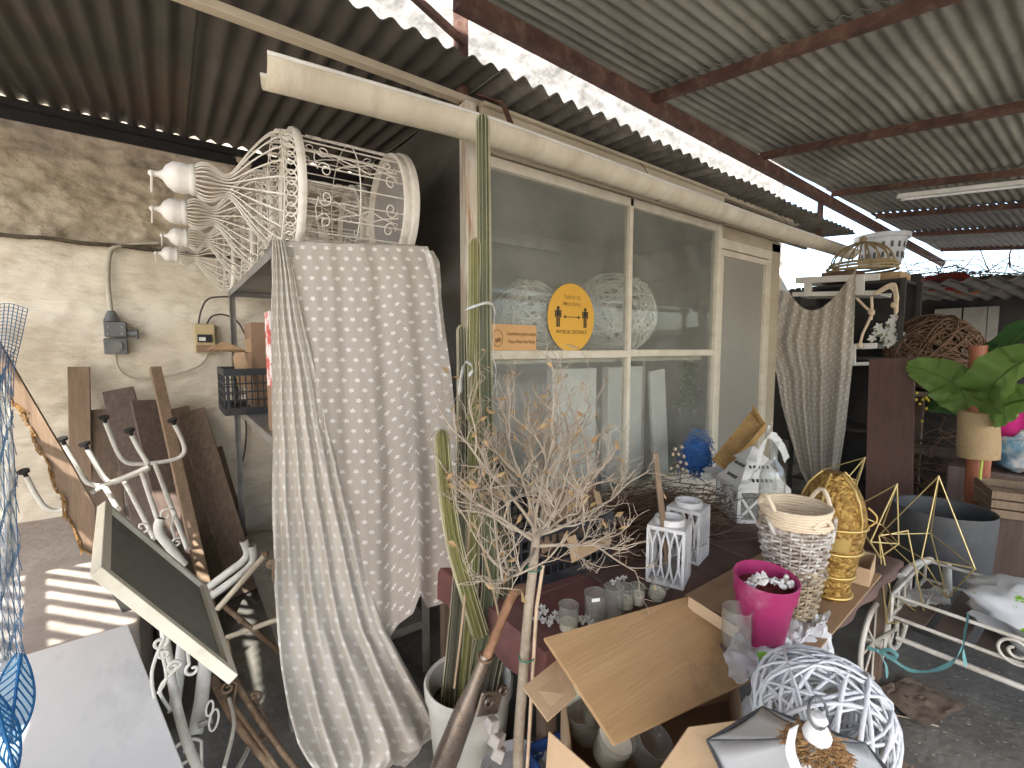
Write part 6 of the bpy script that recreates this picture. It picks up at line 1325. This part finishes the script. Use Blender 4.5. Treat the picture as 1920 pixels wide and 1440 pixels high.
for k in range(9): g = MB(); y = ya-.06-.13*k; g.box(((xa+xb_)/2, y, zl-.008), (xb_-xa, .1, .01)); g.build('bed_slat', m_wd2, ct)
for yc_, s in ((.2, 1), (-.25, -1)):
    pts = [Vector((xa-.012, yc_+x, .45+z)) for x, z in spiral((0, 0), .06, math.pi if s > 0 else 0, 1.7, s, 40)]; g = MB(); g.tube(pts, .006, 7); g.build('scroll', m_ct, ct, smooth=60)
    g = MB(); g.tube(smooth_path([(xa-.012, yc_-.05*s, .47), (xa-.012, yc_-.15*s, .43), (xa-.012, yc_-.3*s, .41)], 6), .006, 7); g.build('scroll', m_ct, ct, smooth=60)
for wx, wy in ((2.66, .66), (3.06, .66), (2.66, -.7), (3.06, -.7)):
    c = Vector((wx, wy, .197)); g = MB(); g.tube([c+Vector((.185*math.cos(k*.1963), 0, .185*math.sin(k*.1963))) for k in range(32)], .012, 8, closed=True); wl = g.build('wheel', m_ct, ct, smooth=60)
    for k in range(8): g = MB(); a0 = k*math.pi/4; g.tube([c, c+Vector((.18*math.cos(a0), 0, .18*math.sin(a0)))], .005, 6); g.build('spoke', m_ct, wl)
    g = MB(); g.tube([c-Vector((0, .03, 0)), c+Vector((0, .03, 0))], .02, 10); g.build('hub', m_ct, wl, smooth=50); rod(c, (wx, ya if wy > 0 else yb_, .3), .008, 'axle_arm'); rod((wx, ya if wy > 0 else yb_, .3), (wx, ya if wy > 0 else yb_, zl), .008, 'axle_arm')
# bent tubes lying in the cart
for i, (pts, lab) in enumerate(((((1690, 1082), (1705, 1066), (1725, 1055), (1745, 1050)), 'curved grey-white tube lying in the cart'), (((1776, 1060), (1776, 1085), (1777, 1112)), 'short upright grey-white tube in the cart'))):
    g = MB(); g.tube(smooth_path([at(x, y, Z=.5-.04*i) for x, y in pts], 5), .018, 12); tag(g.build('tube', m_wtub, smooth=60), lab, 'tube')
for i, (pts, lab) in enumerate(((((1690, 1120), (1740, 1108), (1775, 1125), (1720, 1135)), 'crumpled pale film lying in the cart bed'),)):
    crumple('film_scrap', lab, lambda u, v: at(1690+u*90, 1105+v*30, Z=.42), 20, 10, .02, m_bag, 'plastic', 16, 11)
# white bag with green print
m_gbag = mat('white_green_bag', (.74, .76, .78), (.2, .45, .03), rough=.3, scale=2.6, lo=.42, hi=.435, bump=.25, bscale=7, trans=.15)
def bagf(u, v):
    a0 = 2*math.pi*u; ph = math.pi*v; c = Vector((2.8, .0, .5)); d = Vector((math.sin(ph)*math.cos(a0), math.sin(ph)*math.sin(a0), math.cos(ph)))
    q = 1+.28*fbm(d.x*1.6, d.y*1.6, d.z*1.6+4)+.12*abs(fbm(d.x*4, d.y*4, d.z*4+9)); return c+Vector((d.x*.22, d.y*.36, d.z*.17))*q
g = MB(); g.grid(bagf, 48, 28); tag(g.build('plastic_sack', m_gbag, smooth=60), 'crumpled white plastic sack with green print lying in the cart', 'sack')
# gold wire terrariums
m_gwire = mat('gold_wire', (.6, .48, .22), (.46, .35, .14), rough=.4, metal=.5, scale=10, bump=0)
def terr(label, X, pix, edges):
    V = [at(x, y, X=X+dx) for x, y, dx in pix]; t = thing('gold_wire_terrarium', label, 'wire frame', V[-1], group='gold geometric wire frames')
    for i, j in edges: g = MB(); g.tube([V[i], V[j]], .003, 6); g.build('wire', m_gwire, t, smooth=60)
    for v in V: g = MB(); g.ball(v, .0045, 6, 5); g.build('joint', m_gwire, t)
terr('gold wire pyramid frame behind the gold urn', 2.75, [(1622, 858, 0), (1545, 880, .1), (1560, 930, -.1), (1592, 955, -.12), (1605, 900, .15), (1560, 985, 0)], [(0, 1), (0, 2), (0, 3), (0, 4), (1, 2), (2, 3), (3, 4), (4, 1), (1, 5), (2, 5), (3, 5), (4, 5)])
terr('gold wire pyramid frame standing on the cardboard tray', 2.5, [(1682, 908, 0), (1590, 958, .1), (1632, 1016, -.08), (1685, 1020, .05), (1655, 985, .2), (1650, 1045, .0)], [(0, 1), (0, 2), (0, 3), (0, 4), (1, 2), (2, 3), (3, 4), (4, 1), (1, 5), (2, 5), (3, 5)])
terr('tall gold wire frame standing in the cart before the planter', 2.85, [(1760, 893, 0), (1650, 1002, .12), (1728, 1046, -.1), (1828, 1066, -.05), (1745, 1000, .3), (1776, 1122, 0)], [(0, 1), (0, 2), (0, 3), (0, 4), (1, 2), (2, 3), (3, 4), (4, 1), (1, 5), (2, 5), (3, 5), (4, 5)])
terr('small rusty wire frame leaning on the cart corner', 2.62, [(1648, 1005, 0), (1702, 995, .1), (1670, 1110, 0), (1662, 1170, 0), (1735, 1160, .12)], [(0, 1), (0, 2), (0, 3), (1, 4), (2, 3), (2, 4), (3, 4)])
# teal ribbon
m_teal = mat('teal_ribbon', (.16, .36, .36), (.11, .27, .28), rough=.45, scale=8, bump=.05)
t = thing('teal_ribbon', 'teal ribbon tied to the cart wheel and scroll', 'ribbon', at(1660, 1240, X=2.55))
for pts in ([(1626, 1214), (1650, 1222), (1672, 1235), (1705, 1256), (1745, 1258), (1785, 1242), (1805, 1210), (1816, 1150)], [(1645, 1218), (1660, 1245), (1664, 1270)], [(1650, 1222), (1668, 1218), (1684, 1232), (1662, 1232)], [(1814, 1160), (1806, 1215), (1812, 1250)]):
    P_ = smooth_path([at(x, y, X=2.535) for x, y in pts], 6); g = MB(); vs = []
    for i, p in enumerate(P_):
        u = Vector((.3, .5*math.sin(i*.5), .8)).normalized()*.008; vs += [p-u, p+u]
    g.add(vs, [(2*i, 2*i+1, 2*i+3, 2*i+2) for i in range(len(P_)-1)]); g.build('strip', m_teal, t, smooth=180)
# litter on the floor
rg = random.Random(9)
for i, (x, y, w_, lab) in enumerate(((1730, 1320, .2, 'torn brown paper scrap lying on the dark floor'), (1700, 1298, .14, 'smaller curled paper scrap next to the torn brown one'))):
    c = at(x, y, Z=.012); crumple('paper_scrap', lab, lambda u, v: c+Vector(((u-.5)*w_*1.4+(v-.5)*.05, (v-.5)*w_*.8-(u-.5)*.08, .004)), 14, 10, .018, mat('brown_paper', (.2, .155, .115), (.14, .105, .08), rough=.9, scale=10), 'paper', 14, 20+i)
g = MB(); g.tube(smooth_path([at(1640, 1336, Z=.006), at(1700, 1345, Z=.006), at(1760, 1362, Z=.006)], 5), .003, 5); tag(g.build('straw', m_twig), 'single long straw lying on the dark floor', 'straw')
gl = MB(); rr = rg
for k in range(260):
    p = at(rg.uniform(1600, 1920), rg.uniform(1240, 1440), Z=.006); gl.add([p, p+Vector((rg.uniform(-.012, .012), rg.uniform(-.012, .012), .002)), p+Vector((rg.uniform(-.012, .012), rg.uniform(-.012, .012), .003))], [(0, 1, 2)])
o = stuff(gl.build('floor_litter', mat('litter', (.3, .26, .2), (.16, .13, .1), scale=40, bump=0))); o['label'] = 'tiny bits of litter scattered on the dark floor'; o['category'] = 'litter'
# unseen pale paving added outside the roofs to bounce fill light
g = MB(); m_bounce = mat('pale_bounce_paving', (.38, .355, .315), (.3, .275, .24), rough=.9, scale=1.5, bump=.2, dirt=(.25, .23, .2), dirt_amt=.5)
g.add([(-14, -16, .004), (14, -16, .004), (14, -2.7, .004), (-1.6, -2.7, .004), (-1.6, 2.2, .004), (-14, 2.2, .004)], [(0, 1, 2, 3, 4, 5)]); struct(g.build('bounce_paving', m_bounce, origin=False))
